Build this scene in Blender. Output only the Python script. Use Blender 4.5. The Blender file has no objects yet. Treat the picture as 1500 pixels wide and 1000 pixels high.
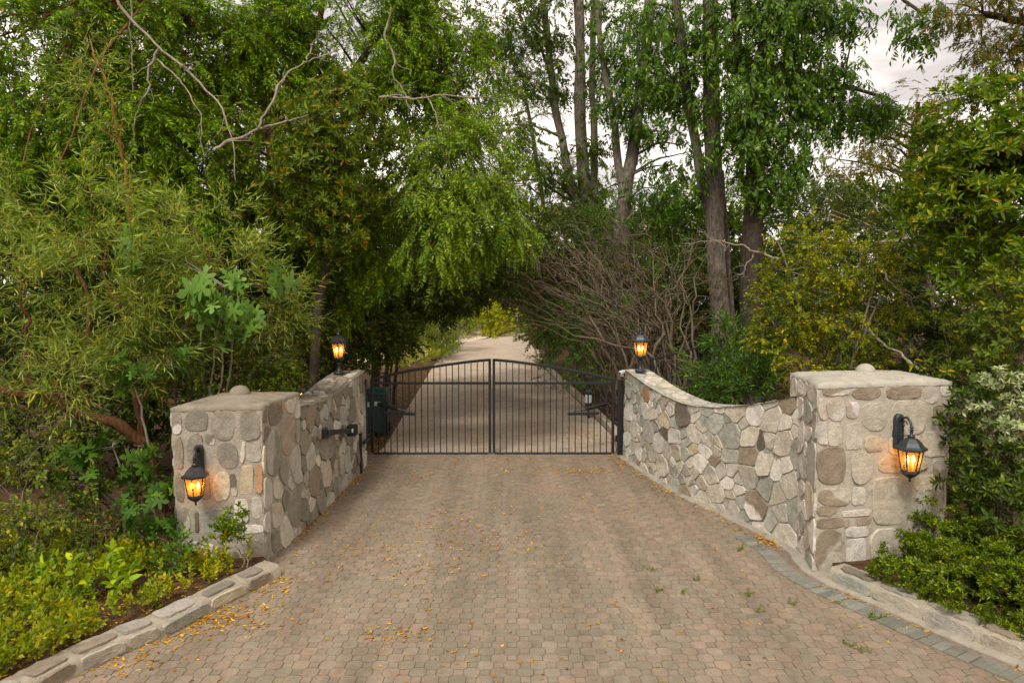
import bpy, math, random
import numpy as np
from mathutils import Vector, Matrix
random.seed(7)
RNG = np.random.default_rng(11)
SC = bpy.context.scene
COL = SC.collection
R = math.radians

# ------------------------------------------------------------------ camera model
CAM = np.array([0.0, 0.0, 3.05])
PITCH = math.atan(0.063)
CP, SP = math.cos(PITCH), math.sin(PITCH)

def ray(u, v):
    x = (u - 750) / 1000.0
    y = -(v - 500) / 1000.0
    return np.array([x, CP + y * SP, -SP + y * CP])

def at(u, v, d):
    r = ray(u, v)
    return CAM + r * (d / r[1])

def on_ground(u, v, z=0.0):
    r = ray(u, v)
    return CAM + r * ((z - CAM[2]) / r[2])

# ------------------------------------------------------------------ mesh builder
class MB:
    """collects simple shapes and links them as one mesh object"""
    def __init__(s):
        s.v = []; s.f = []; s.m = []; s.c = []; s.n = 0
        s.smooth = []
    def add(s, verts, faces, mi=0, col=(1, 1, 1), smooth=False):
        verts = np.asarray(verts, dtype=float).reshape(-1, 3)
        b = s.n
        s.v.append(verts); s.n += len(verts)
        c = np.empty((len(verts), 4)); c[:, 3] = 1; c[:, :3] = np.asarray(col)
        s.c.append(c)
        for f in faces:
            s.f.append([b + i for i in f]); s.m.append(mi); s.smooth.append(smooth)
    def box(s, c, size, mi=0, col=(1, 1, 1), rz=0.0, bev=0.0, rot=None):
        x, y, z = [a / 2 for a in size]
        if bev > 0:
            b = min(bev, x * .9, y * .9, z * .9)
            pts = []
            for sx in (-1, 1):
                for sy in (-1, 1):
                    for sz in (-1, 1):
                        pts += [(sx * x, sy * (y - b), sz * (z - b)), (sx * (x - b), sy * y, sz * (z - b)), (sx * (x - b), sy * (y - b), sz * z)]
            P = np.array(pts)
            idx = lambda sx, sy, sz, k: ((sx > 0) * 4 + (sy > 0) * 2 + (sz > 0)) * 3 + k
            F = []
            for sgn in (-1, 1):
                q = [(-1, -1), (1, -1), (1, 1), (-1, 1)]
                F.append([idx(sgn, a, b_, 0) for a, b_ in q][::sgn])
                F.append([idx(a, sgn, b_, 1) for a, b_ in q][::-sgn])
                F.append([idx(a, b_, sgn, 2) for a, b_ in q][::sgn])
            for a in (-1, 1):
                for b_ in (-1, 1):
                    F.append([idx(a, b_, -1, 0), idx(a, b_, 1, 0), idx(a, b_, 1, 1), idx(a, b_, -1, 1)][::a * b_])
                    F.append([idx(a, -1, b_, 0), idx(a, -1, b_, 2), idx(a, 1, b_, 2), idx(a, 1, b_, 0)][::a * b_])
                    F.append([idx(-1, a, b_, 1), idx(1, a, b_, 1), idx(1, a, b_, 2), idx(-1, a, b_, 2)][::a * b_])
                    for c_ in (-1, 1):
                        F.append([idx(a, b_, c_, 0), idx(a, b_, c_, 1), idx(a, b_, c_, 2)][::a * b_ * c_])
        else:
            P = np.array([(sx * x, sy * y, sz * z) for sx in (-1, 1) for sy in (-1, 1) for sz in (-1, 1)])
            F = [(0, 1, 3, 2), (4, 6, 7, 5), (0, 4, 5, 1), (2, 3, 7, 6), (0, 2, 6, 4), (1, 5, 7, 3)]
        if rot is not None:
            P = P @ np.array(rot).T
        if rz:
            ca, sa = math.cos(rz), math.sin(rz)
            P = np.stack([P[:, 0] * ca - P[:, 1] * sa, P[:, 0] * sa + P[:, 1] * ca, P[:, 2]], 1)
        s.add(P + np.asarray(c), F, mi, col)
    def bar(s, a, b, w, h=None, mi=0, col=(1, 1, 1)):
        """square bar from a to b"""
        a = np.asarray(a, float); b = np.asarray(b, float); h = h or w
        d = b - a; L = np.linalg.norm(d); x = d / L
        up = np.array([0, 0, 1.0]) if abs(x[2]) < .95 else np.array([0, 1.0, 0])
        y = np.cross(up, x); y /= np.linalg.norm(y); z = np.cross(x, y)
        s.box((a + b) / 2, (L, w, h), mi, col, rot=np.stack([x, y, z], 1), bev=min(w, h) * .12)
    def tube(s, path, rad, sides=6, mi=0, col=(1, 1, 1), cap=True, smooth=True):
        P = np.asarray(path, float); n = len(P)
        rad = np.broadcast_to(np.asarray(rad, float), (n,))
        T = np.gradient(P, axis=0); T /= np.linalg.norm(T, axis=1)[:, None] + 1e-9
        ref = np.array([0.31, 0.2, 0.93]) if abs(T[0, 2]) < .8 else np.array([1.0, .1, 0])
        V = []
        ang = np.arange(sides) * 2 * math.pi / sides
        nrm = None
        for i in range(n):
            if nrm is None:
                nrm = np.cross(T[i], ref)
            nrm = nrm - T[i] * np.dot(nrm, T[i]); nrm /= np.linalg.norm(nrm) + 1e-9
            bn = np.cross(T[i], nrm)
            V.append(P[i] + rad[i] * (np.cos(ang)[:, None] * nrm + np.sin(ang)[:, None] * bn))
        V = np.concatenate(V)
        F = []
        for i in range(n - 1):
            for k in range(sides):
                k2 = (k + 1) % sides
                F.append((i * sides + k, i * sides + k2, (i + 1) * sides + k2, (i + 1) * sides + k))
        s.add(V, F, mi, col, smooth)
        if cap:
            s.add(V[:sides], [list(range(sides))[::-1]], mi, col)
            s.add(V[-sides:], [list(range(sides))], mi, col)
    def lathe(s, prof, n=24, c=(0, 0, 0), mi=0, col=(1, 1, 1), smooth=False, a0=0.0):
        prof = np.asarray(prof, float)
        ang = a0 + np.arange(n) * 2 * math.pi / n
        V = np.concatenate([np.stack([r * np.cos(ang), r * np.sin(ang), np.full(n, z)], 1) for r, z in prof]) + np.asarray(c)
        F = []
        for i in range(len(prof) - 1):
            for k in range(n):
                k2 = (k + 1) % n
                F.append((i * n + k, i * n + k2, (i + 1) * n + k2, (i + 1) * n + k))
        F.append(list(range(n))[::-1]); F.append([(len(prof) - 1) * n + k for k in range(n)])
        s.add(V, F, mi, col, smooth)
    def build(s, name, mats, parent=None, loc=None, local=False):
        co = np.concatenate(s.v) if s.v else np.zeros((0, 3))
        if parent is not None and not local:
            co = co - np.array(ROOTLOC[parent.name])
        if loc is not None:
            co = co - np.asarray(loc)
        me = bpy.data.meshes.new(name)
        me.from_pydata(co.tolist(), [], s.f)
        at_ = me.color_attributes.new('Col', 'FLOAT_COLOR', 'POINT')
        at_.data.foreach_set('color', np.concatenate(s.c).ravel().astype(np.float32))
        if not isinstance(mats, (list, tuple)): mats = [mats]
        for m in mats: me.materials.append(m)
        me.polygons.foreach_set('material_index', np.array(s.m, dtype=np.int32))
        me.polygons.foreach_set('use_smooth', np.array(s.smooth, dtype=bool))
        me.update()
        return link(name, me, parent, loc)

ROOTLOC = {}
def link(name, me, parent=None, loc=None):
    o = bpy.data.objects.new(name, me); COL.objects.link(o)
    if parent is not None:
        o.parent = parent
        ROOTLOC[o.name] = ROOTLOC[parent.name]
    else:
        if loc is not None: o.location = loc
        ROOTLOC[o.name] = tuple(o.location)
    return o

def tag(o, label=None, cat=None, group=None, kind=None):
    if label: o['label'] = label
    if cat: o['category'] = cat
    if group: o['group'] = group
    if kind: o['kind'] = kind
    return o

def thing(name, loc, label, cat, group=None, rz=0.0):
    o = bpy.data.objects.new(name, None); COL.objects.link(o)
    o.location = loc; o.rotation_euler = (0, 0, rz); o.empty_display_size = .2
    ROOTLOC[o.name] = tuple(loc)
    return tag(o, label, cat, group)

def copy_tree(o, parent=None):
    c = o.copy(); COL.objects.link(c)
    if parent is not None: c.parent = parent
    ROOTLOC[c.name] = ROOTLOC[o.name]
    for ch in list(o.children): copy_tree(ch, c)
    return c

# ------------------------------------------------------------------ materials
def lin(h):
    h = h.lstrip('#')
    v = [int(h[i:i + 2], 16) / 255 for i in (0, 2, 4)]
    return tuple(x / 12.92 if x <= .04045 else ((x + .055) / 1.055) ** 2.4 for x in v)

class NT:
    def __init__(s, name):
        s.m = bpy.data.materials.new(name); s.m.use_nodes = True
        s.t = s.m.node_tree; s.t.nodes.clear()
        s.out = s.n('ShaderNodeOutputMaterial')
    def n(s, typ, **kw):
        nd = s.t.nodes.new(typ)
        for k, v in kw.items(): setattr(nd, k, v)
        return nd
    def l(s, a, b): s.t.links.new(a, b)
    def val(s, nd, **kw):
        for k, v in kw.items():
            nd.inputs[k.replace('_', ' ')].default_value = v
        return nd
    def noise(s, scale, detail=4, rough=.55, vec=None):
        nd = s.n('ShaderNodeTexNoise')
        nd.inputs['Scale'].default_value = scale; nd.inputs['Detail'].default_value = detail; nd.inputs['Roughness'].default_value = rough
        s.l(vec if vec is not None else s.obj(), nd.inputs['Vector'])
        return nd.outputs['Fac']
    def obj(s):
        if not hasattr(s, '_o'):
            s._g = s.n('ShaderNodeNewGeometry'); s._o = s._g.outputs['Position']
        return s._o
    def ramp(s, fac, stops, interp='LINEAR'):
        r = s.n('ShaderNodeValToRGB'); r.color_ramp.interpolation = interp
        e = r.color_ramp.elements
        while len(e) < len(stops): e.new(.5)
        for el, (p, c) in zip(e, stops):
            el.position = p; el.color = (*c, 1) if len(c) == 3 else c
        s.l(fac, r.inputs['Fac']); return r.outputs['Color']
    def mix(s, fac, a, b, mode='MIX'):
        m = s.n('ShaderNodeMix', data_type='RGBA', blend_type=mode)
        for sock, x in ((m.inputs[0], fac), (m.inputs[6], a), (m.inputs[7], b)):
            if isinstance(x, (int, float)): sock.default_value = x
            elif isinstance(x, tuple): sock.default_value = (*x, 1)
            else: s.l(x, sock)
        return m.outputs[2]
    def bump(s, h, strength=.3, dist=.01):
        b = s.n('ShaderNodeBump'); b.inputs['Strength'].default_value = strength; b.inputs['Distance'].default_value = dist
        s.l(h, b.inputs['Height']); return b.outputs['Normal']
    def pbr(s, col, rough=.8, spec=.3, metal=0, normal=None):
        p = s.n('ShaderNodeBsdfPrincipled')
        if isinstance(col, tuple): p.inputs['Base Color'].default_value = (*col, 1)
        else: s.l(col, p.inputs['Base Color'])
        if isinstance(rough, (int, float)): p.inputs['Roughness'].default_value = rough
        else: s.l(rough, p.inputs['Roughness'])
        p.inputs['Specular IOR Level'].default_value = spec; p.inputs['Metallic'].default_value = metal
        if normal is not None: s.l(normal, p.inputs['Normal'])
        return p
    def done(s, sh):
        s.l(sh.outputs[0] if hasattr(sh, 'outputs') else sh, s.out.inputs['Surface']); return s.m

M = {}
def attr_mat(name, nscale=14, amount=.35, bump=.35, rough=.85, fine=90, bdist=.01, stain=None):
    t = NT(name)
    a = t.n('ShaderNodeVertexColor', layer_name='Col').outputs['Color']
    n1 = t.ramp(t.noise(nscale, 6, .65), [(.25, (1 - amount,) * 3), (.75, (1 + amount * .6,) * 3)])
    c = t.mix(1.0, a, n1, 'MULTIPLY')
    n2 = t.ramp(t.noise(fine, 4, .75), [(.3, (.80,) * 3), (.7, (1.15,) * 3)])
    c = t.mix(1.0, c, n2, 'MULTIPLY')
    if stain:
        f = t.ramp(t.noise(stain[0], 5, .6), [(stain[1], (0, 0, 0)), (stain[1] + .18, (stain[3],) * 3)])
        c = t.mix(f, c, stain[2])
    if name == 'paver':
        mp = t.n('ShaderNodeMapping'); mp.inputs['Scale'].default_value = (1.5, .16, 1); t.l(t.obj(), mp.inputs['Vector'])
        c = t.mix(1.0, c, t.ramp(t.noise(1.3, 5, .6, mp.outputs[0]), [(.35, (.80, .79, .78)), (.62, (1.08,) * 3)]), 'MULTIPLY')
    h = t.mix(.5, t.noise(nscale * 2.2, 8, .7), t.noise(fine, 3, .6))
    M[name] = t.done(t.pbr(c, rough, .25, 0, t.bump(h, bump, bdist)))

attr_mat('stone', 11, .34, .9, .88, 55, .016, stain=(4.5, .57, lin('6b6253'), .55))
attr_mat('mortar', 14, .28, .9, .92, 70, .014, stain=(2.6, .56, lin('756c5d'), .5))
attr_mat('paver', 9, .24, .7, .92, 55, .008, stain=(.8, .50, lin('766c5d'), .5))
attr_mat('concrete', 6, .25, .4, .9, 110, .005, stain=(2.5, .55, lin('5d5648'), .6))
attr_mat('dark_plain', 30, .2, .15, .55, 150, .002)

def simple(name, col, rough=.6, spec=.4, metal=0, var=.2, scale=25, bump=.1):
    t = NT(name)
    c = t.mix(1.0, col, t.ramp(t.noise(scale, 5, .6), [(.3, (1 - var,) * 3), (.7, (1 + var,) * 3)]), 'MULTIPLY')
    M[name] = t.done(t.pbr(c, rough, spec, metal, t.bump(t.noise(scale * 4, 3), bump, .003)))
simple('black_iron', (.012, .013, .014), .42, .5)
simple('bronze_black', (.018, .017, .016), .38, .5, 0, .4, 40)
simple('verdigris_black', (.022, .032, .032), .45, .45, 0, .4, 30)
simple('white_plastic', (.75, .75, .73), .4, .4)
simple('bin_green', (.035, .075, .065), .5, .4, 0, .15, 8)
simple('rubber', (.02, .02, .02), .7, .2)
simple('brown_hose', (.09, .05, .03), .6, .3)
simple('white_wall', (.72, .70, .66), .85, .2, 0, .08, 3)
simple('candle', (.75, .68, .5), .5, .3, 0, .05)

def soil():
    t = NT('soil')
    n = t.noise(9, 8, .7)
    c = t.ramp(n, [(.3, lin('2b2119')), (.5, lin('4a3a2b')), (.7, lin('6a523a'))])
    c = t.mix(t.ramp(t.noise(70, 3, .7), [(.52, (0,) * 3), (.62, (.8,) * 3)]), c, lin('7d5a38'))
    M['soil'] = t.done(t.pbr(c, .95, .1, 0, t.bump(t.noise(40, 6, .7), .8, .03)))
soil()
def far_drive():
    t = NT('drive_far')
    br = t.n('ShaderNodeTexBrick')
    t.l(t.obj(), br.inputs['Vector'])
    for k, v in (('Color1', (*lin('bcab97'), 1)), ('Color2', (*lin('b0a08d'), 1)), ('Mortar', (*lin('9a8b79'), 1))): br.inputs[k].default_value = v
    br.inputs['Scale'].default_value = 1; br.inputs['Brick Width'].default_value = .22; br.inputs['Row Height'].default_value = .11; br.inputs['Mortar Size'].default_value = .008
    c = t.mix(1.0, br.outputs['Color'], t.ramp(t.noise(.8, 6, .6), [(.3, (.82, .80, .78)), (.7, (1.06,) * 3)]), 'MULTIPLY')
    c = t.mix(1.0, c, t.ramp(t.noise(30, 5, .75), [(.3, (.74,) * 3), (.7, (1.16,) * 3)]), 'MULTIPLY')
    c = t.mix(t.ramp(t.noise(2.3, 6, .7), [(.52, (0,) * 3), (.70, (.5,) * 3)]), c, lin('7c6a58'))
    M['drive_far'] = t.done(t.pbr(c, .9, .2))
far_drive()
def gravel():
    t = NT('pale_gravel')
    c = t.ramp(t.noise(30, 6, .7), [(.3, lin('b39c80')), (.7, lin('d8c6ac'))])
    M['pale_gravel'] = t.done(t.pbr(c, .95, .1))
gravel()

def pane_mat():
    t = NT('amber_glass')
    wob = t.ramp(t.noise(55, 3, .6), [(.3, (.97, .58, .20)), (.7, (1.0, .68, .30))])
    tr = t.n('ShaderNodeBsdfTransparent'); t.l(wob, tr.inputs['Color'])
    tl = t.n('ShaderNodeBsdfTranslucent'); t.l(wob, tl.inputs['Color'])
    mx = t.n('ShaderNodeMixShader'); mx.inputs[0].default_value = .22
    t.l(tr.outputs[0], mx.inputs[1]); t.l(tl.outputs[0], mx.inputs[2])
    gl = t.n('ShaderNodeBsdfGlossy'); gl.inputs['Roughness'].default_value = .12
    t.l(t.bump(t.noise(60, 2), .4, .004), gl.inputs['Normal'])
    m2 = t.n('ShaderNodeMixShader'); m2.inputs[0].default_value = .06
    t.l(mx.outputs[0], m2.inputs[1]); t.l(gl.outputs[0], m2.inputs[2])
    M['amber_glass'] = t.done(m2)
pane_mat()
def glow(name, col, st):
    t = NT(name); e = t.n('ShaderNodeEmission'); e.inputs['Color'].default_value = (*col, 1); e.inputs['Strength'].default_value = st
    M[name] = t.done(e)
glow('bulb_glow', (1, .55, .18), 22)
glow('small_glow', (1, .5, .16), 5)

def bark(name, c1, c2, scale=6, stretch=6):
    t = NT(name)
    mp = t.n('ShaderNodeMapping'); mp.inputs['Scale'].default_value = (1, 1, 1 / stretch); t.l(t.obj(), mp.inputs['Vector'])
    n = t.noise(scale * 4, 8, .7, mp.outputs[0])
    c = t.ramp(n, [(.3, c1), (.65, c2)])
    c = t.mix(1.0, c, t.ramp(t.noise(1.6, 4, .6), [(.3, (.7,) * 3), (.7, (1.25,) * 3)]), 'MULTIPLY')
    M[name] = t.done(t.pbr(c, .9, .15, 0, t.bump(n, .8, .03)))
bark('bark_grey', lin('383129'), lin('857b6d'), 5, 3.5)
bark('bark_dark', lin('241f1a'), lin('51473c'), 5, 3.5)
bark('bark_brown', lin('4a3020'), lin('93694a'))
bark('bark_pale', lin('766b5c'), lin('a79c8a'))
bark('bark_orange', lin('6a4a26'), lin('a87a44'))
bark('twig', lin('463c30'), lin('7d705d'))
bark('shoot', lin('6a6a34'), lin('94904c'))
simple('rod_grey', (.10, .10, .10), .35, .5)
# ------------------------------------------------------------------ ground, drive
def sheet(name, poly, z, mat, kind='structure'):
    mb = MB(); mb.add([(p[0], p[1], z) for p in poly], [list(range(len(poly)))])
    return tag(mb.build(name, mat), kind=kind)
sheet('ground', [(-150, -60), (150, -60), (150, 260), (-150, 260)], -.03, M['soil'])

def gp(pts, z=0.0): return [on_ground(u, v, z)[:2] for u, v in pts]
far_left = gp([(540, 671), (563, 654), (600, 593), (635, 535), (650, 521), (668, 505), (690, 499), (712, 496), (735, 490), (757, 485.5)])
far_right = gp([(905, 671), (899, 640), (845, 586), (790, 532), (782, 510), (775, 496), (769, 485)])
sheet('driveway', far_left + far_right[::-1], -.006, M['drive_far'])
sheet('gravel_court', [tuple(on_ground(u, v)[:2]) for u, v in [(470, 530), (600, 533), (660, 505), (716, 494), (700, 478), (600, 474), (400, 474)]], -.012, M['pale_gravel'])

LK = np.array([on_ground(u, v)[:2] for u, v in [(-260, 1200), (-60, 1085), (85, 1003), (172, 960), (248, 930), (340, 880), (412, 844)]])  # left kerb foot
RK = np.array([on_ground(u, v)[:2] for u, v in [(1214, 851), (1300, 888), (1400, 932), (1500, 972), (1640, 1030), (1800, 1100)]])
LW = np.array([(-2.77, 8.60), (-2.71, 9.8), (-2.67, 11.9), (-2.68, 12.4)])
RW = np.array([(2.16, 13.08), (2.38, 11.8), (2.66, 10.5), (3.02, 9.56), (3.29, 8.79), (3.47, 8.1)])

def dense(P, step=.06):
    P = np.asarray(P, float)
    t = np.concatenate([[0], np.cumsum(np.linalg.norm(np.diff(P, axis=0), axis=1))])
    n = max(int(t[-1] / step), 4)
    tt = np.linspace(0, t[-1], n)
    # smooth (catmull-like) by cubic blending of the polyline
    Q = np.stack([np.interp(tt, t, P[:, k]) for k in range(P.shape[1])], 1)
    k = max(3, int(.35 / step) | 1)
    pad = k // 2
    E = np.concatenate([2 * Q[0] - Q[1:pad + 1][::-1], Q, 2 * Q[-1] - Q[-pad - 1:-1][::-1]])
    Q = np.stack([np.convolve(E[:, c], np.ones(k) / k, 'valid') for c in range(P.shape[1])], 1)
    t = np.concatenate([[0], np.cumsum(np.linalg.norm(np.diff(Q, axis=0), axis=1))])
    return Q, t

left_line = np.concatenate([LK, [(-2.84, 7.66)], LW, [(-2.9, 13.6)]])
right_line = np.concatenate([RK[::-1], [(3.36, 7.45)], RW[::-1], [(2.1, 13.6)]])
def lx(y): return np.interp(y, left_line[:, 1], left_line[:, 0])
def rx(y): return np.interp(y, right_line[:, 1], right_line[:, 0])

def pavers():
    mb = MB()
    px, py, s = .110, .111, .37
    tints = [lin(c) for c in ('8f8272', '8a8070', '918271', '888070', '8e8070', '928676')]
    j = 0
    y = 3.3
    while y < 13.45:
        x0 = min(lx(y), lx(y + .3)) - .5; x1 = max(rx(y), rx(y + .3)) + .4
        i = int(math.floor(x0 / px))
        while i * px < x1:
            x = i * px
            octo = (i + j) % 2 == 0
            g, gy = .014, .036  # joints in cell units
            if octo:
                a = 1 - s - g
                b = s - .012; a2 = 1 - s - gy
                pts = [(a, -b), (a, b), (b, a2), (-b, a2), (-a, b), (-a, -b), (-b, -a2), (b, -a2)]
            else:
                a = s - g; a2 = s - gy
                pts = [(a, -a2), (a, a2), (-a, a2), (-a, -a2)]
            pts = np.array(pts) * (px, py)
            warm = .5 + .5 * math.sin(x * .7 + 1.2) * math.cos(y * .5 + x * .3) + .18 * (x > .8)
            c = np.array(tints[random.randrange(6)])
            c = c * (1 + .12 * (random.random() - .5)) * (1.0 if octo else random.choice((.92, .98, 1.02)))
            c = c * (1 - warm * np.array([-.045, .012, .035])) * (.92, .905, .87)
            tz = random.uniform(-.0022, .001); tx, ty = random.gauss(0, .012), random.gauss(0, .012)
            n = len(pts)
            jx, jy = random.gauss(0, .0015), random.gauss(0, .0015)
            top = np.concatenate([pts * .972, (tz + pts @ np.array([tx, ty]))[:, None]], 1)
            bot = np.concatenate([pts, np.full((n, 1), -.008)], 1)
            V = np.concatenate([top, bot]) + (x + jx, y + jy, 0)
            F = [list(range(n))] + [(k, n + k, n + (k + 1) % n, (k + 1) % n) for k in range(n)]
            mb.add(V, F, 0, c)
            i += 1
        y += py; j += 1
    # joint sand
    mb.add([(-7, 3.2, -.0065), (7, 3.2, -.0065), (7, 13.5, -.0065), (-7, 13.5, -.0065)], [(0, 1, 2, 3)], 0, lin('756755'))
    tag(mb.build('paved_forecourt', M['paver']), kind='structure')
pavers()

def paver_border():
    mb = MB()
    path = np.concatenate([RK[::-1] + (-.12, -.10), [(3.18, 7.55), (3.22, 8.1), (3.05, 8.7)]])
    Q, t = dense(path, .02)
    s = .0
    while s < t[-1] - .1:
        k = np.searchsorted(t, s + .05)
        k = min(k, len(Q) - 2)
        d = Q[k + 1] - Q[k - 1]; d /= np.linalg.norm(d); nrm = np.array([-d[1], d[0]])
        c = np.array(lin(random.choice(('84847a', '7e7e72', '78796f', '8b887d')))) * random.uniform(.85, 1.05)
        p = Q[k] + nrm * .13
        mb.box((p[0], p[1], -.002 + random.uniform(-.001, .002)), (.098, .215, .030), 0, c, rz=math.atan2(d[1], d[0]), bev=.004)
        s += .106
    tag(mb.build('paver_border', M['paver']), kind='structure')
    mb = MB()
    path = np.concatenate([RK[::-1] + (-.02, -.0), [(3.33, 7.6), (3.42, 8.1)], RW[::-1][1:] + (-.02, -.05)])
    Q, t = dense(path, .1)
    T = np.gradient(Q, axis=0); T /= np.linalg.norm(T, axis=1)[:, None]
    Nn = np.stack([-T[:, 1], T[:, 0]], 1)
    wob = RNG.normal(0, .008, len(Q))
    a = Q + Nn * (.075 + wob)[:, None]; b = Q - Nn * .12
    V = np.concatenate([np.c_[a, np.full(len(Q), .012)], np.c_[b, np.full(len(Q), .035)], np.c_[a + Nn * .01, np.full(len(Q), -.01)]]); n = len(Q)
    F = [(i, i + 1, n + i + 1, n + i) for i in range(n - 1)] + [(2 * n + i, 2 * n + i + 1, i + 1, i) for i in range(n - 1)]
    mb.add(V, F, 0, lin('9c9485'))
    tag(mb.build('gutter_strip', M['concrete']), kind='structure')
paver_border()

# ------------------------------------------------------------------ stones
def clip(poly, n, c):
    out = []
    m = len(poly)
    for i in range(m):
        a, b = poly[i], poly[(i + 1) % m]
        da, db = a[0] * n[0] + a[1] * n[1] - c, b[0] * n[0] + b[1] * n[1] - c
        if da <= 0: out.append(a)
        if (da < 0 < db) or (db < 0 < da):
            t = da / (da - db); out.append((a[0] + t * (b[0] - a[0]), a[1] + t * (b[1] - a[1])))
    return out

def voronoi(W, H, cell, rng, joint, asp=1.0, tries=4000, edge=0.0):
    P = []; Rr = []
    for _ in range(tries):
        p = (rng.uniform(-.05, W + .05), rng.uniform(-.05, H + .05)); r = cell * rng.choice([.55, .75, 1.0, 1.0, 1.2, 1.35])
        if all(((p[0] - q[0])) ** 2 + ((p[1] - q[1]) * asp) ** 2 > (.55 * (r + s)) ** 2 for q, s in zip(P, Rr)):
            P.append(p); Rr.append(r)
    out = []
    A = np.array(P); Rr = np.array(Rr)
    for i, p in enumerate(P):
        poly = [(edge, edge), (W - edge, edge), (W - edge, H - edge), (edge, H - edge)]
        d = A - A[i]; dist = np.hypot(d[:, 0], d[:, 1])
        for j in np.argsort(dist)[1:24]:
            if dist[j] > cell * 4: break
            n = d[j] / dist[j]
            mid = dist[j] / 2 + (Rr[i] ** 2 - Rr[j] ** 2) / (2 * dist[j]) * .5
            poly = clip(poly, n, n[0] * p[0] + n[1] * p[1] + mid - joint / 2)
            if len(poly) < 3: break
        if len(poly) < 3: continue
        q = np.array(poly); q2 = np.roll(q, -1, 0)
        area = abs(np.sum(q[:, 0] * q2[:, 1] - q[:, 1] * q2[:, 0])) / 2
        if area < .0015: continue
        out.append(q)
    return out

def chaikin(P, k=2, c=.25):
    for _ in range(k):
        Nx = np.roll(P, -1, 0)
        P = np.stack([P * (1 - c) + Nx * c, P * c + Nx * (1 - c)], 1).reshape(-1, 2)
    return P

def rrect(x0, y0, x1, y1, rng, p=3.2, n=22):
    a = np.linspace(0, 2 * math.pi, n, endpoint=False)
    ca, sa = np.cos(a), np.sin(a)
    x = np.sign(ca) * abs(ca) ** (2 / p) * (x1 - x0) / 2; y = np.sign(sa) * abs(sa) ** (2 / p) * (y1 - y0) / 2
    k = 1 + .035 * np.sin(a * 2 + rng.uniform(0, 6)) + .03 * np.sin(a * 3 + rng.uniform(0, 6)) + .012 * rng.normal(size=n)
    sh = rng.uniform(-.08, .08)
    return np.stack([(x0 + x1) / 2 + x * k + y * sh, (y0 + y1) / 2 + y * k], 1)

STONE = {'tan': ['bdb49f', 'b6ab95', 'c4bba6'], 'brown': ['958671', '94866f', '9c8d77'], 'pale': ['cac2b2', 'c5bca9', 'd2cbbd'], 'grey': ['aea797', 'a49d8d', 'b6af9f'],
         'green': ['a9a898', 'a6a798', '9f9f8f'], 'rust': ['a5825f', 'ab8c6a'], 'dark': ['7a6f60', '6f6557'], 'cream': ['c4b698', 'bfb092'],
         'olive': ['8b8473', '827b6a', '938b79'], 'umber': ['857a69', '7b7161']}
def scol(k, rng):
    return np.array(lin(STONE[k][rng.integers(len(STONE[k]))])) * rng.uniform(.90, 1.10) * (1.01, 1.015, 1.05)

def add_stone(mb, P, mp, h, col, rng, second=None):
    n = len(P); c = P.mean(0)
    P = P + rng.normal(0, .0032, P.shape)
    tilt = rng.normal(0, .06, 2); tilt2 = rng.normal(0, .10, 2)
    hh = h * rng.uniform(.75, 1.2)
    rings = [(1.0, -.012), (.994, hh * .62), (.972, hh * .96), (.80, hh * 1.0), (.38, hh * 1.0)]
    V = []; C = []
    band = rng.normal(0, 1, 2); band /= np.linalg.norm(band)
    ext = np.abs((P - c) @ band).max() + 1e-6
    off = rng.uniform(-.1, .5)
    for s_, z in rings:
        Q = c + (P - c) * s_
        zz = z + (np.maximum((Q - c) @ tilt, (Q - c) @ tilt2 - .01) + rng.normal(0, .0016, n)) * (z > 0) * min(1, h / .02)
        V.append(mp(Q, zz))
        cc = np.tile(col, (n, 1))
        if second is not None:
            msk = ((Q - c) @ band / ext > off)
            cc[msk] = second
        C.append(cc)
    V.append(mp(c[None], np.array([hh * 1.12]))); C.append(np.array([col]))
    F = []
    for r in range(4):
        for k in range(n):
            k2 = (k + 1) % n
            F.append((r * n + k, r * n + k2, (r + 1) * n + k2, (r + 1) * n + k))
    for k in range(n): F.append((4 * n + k, 4 * n + (k + 1) % n, 5 * n))
    V = np.concatenate(V); b = mb.n
    mb.add(V, F, 0, (1, 1, 1), False)
    mb.c[-1][:, :3] = np.concatenate(C)

def random_stones(mb, W, H, mp, cell, joint, h, pal, seed, asp=1.0, edge=0.0, rnd=.2):
    rng = np.random.default_rng(seed)
    keys = list(pal); pr = np.array([pal[k] for k in keys], float); pr /= pr.sum()
    for q in voronoi(W, H, cell, rng, joint, asp, edge=edge):
        P = chaikin(chaikin(q, 1, rnd), 1, .25)
        k = keys[rng.choice(len(keys), p=pr)]
        sec = scol(keys[rng.choice(len(keys), p=pr)], rng) if rng.random() < .22 else None
        add_stone(mb, P, mp, h, scol(k, rng), rng, sec)

def grid_face(mb, mp, us, vs, mi, col, rng=None, off=0.0):
    U, Vv = np.meshgrid(us, vs)
    P = np.stack([U.ravel(), Vv.ravel()], 1)
    o = np.full(len(P), off) + (rng.normal(0, .003, len(P)) if rng is not None else 0)
    n = len(us)
    F = [(r * n + k, r * n + k + 1, (r + 1) * n + k + 1, (r + 1) * n + k) for r in range(len(vs) - 1) for k in range(n - 1)]
    mb.add(mp(P, o), F, mi, col, True)

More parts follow.
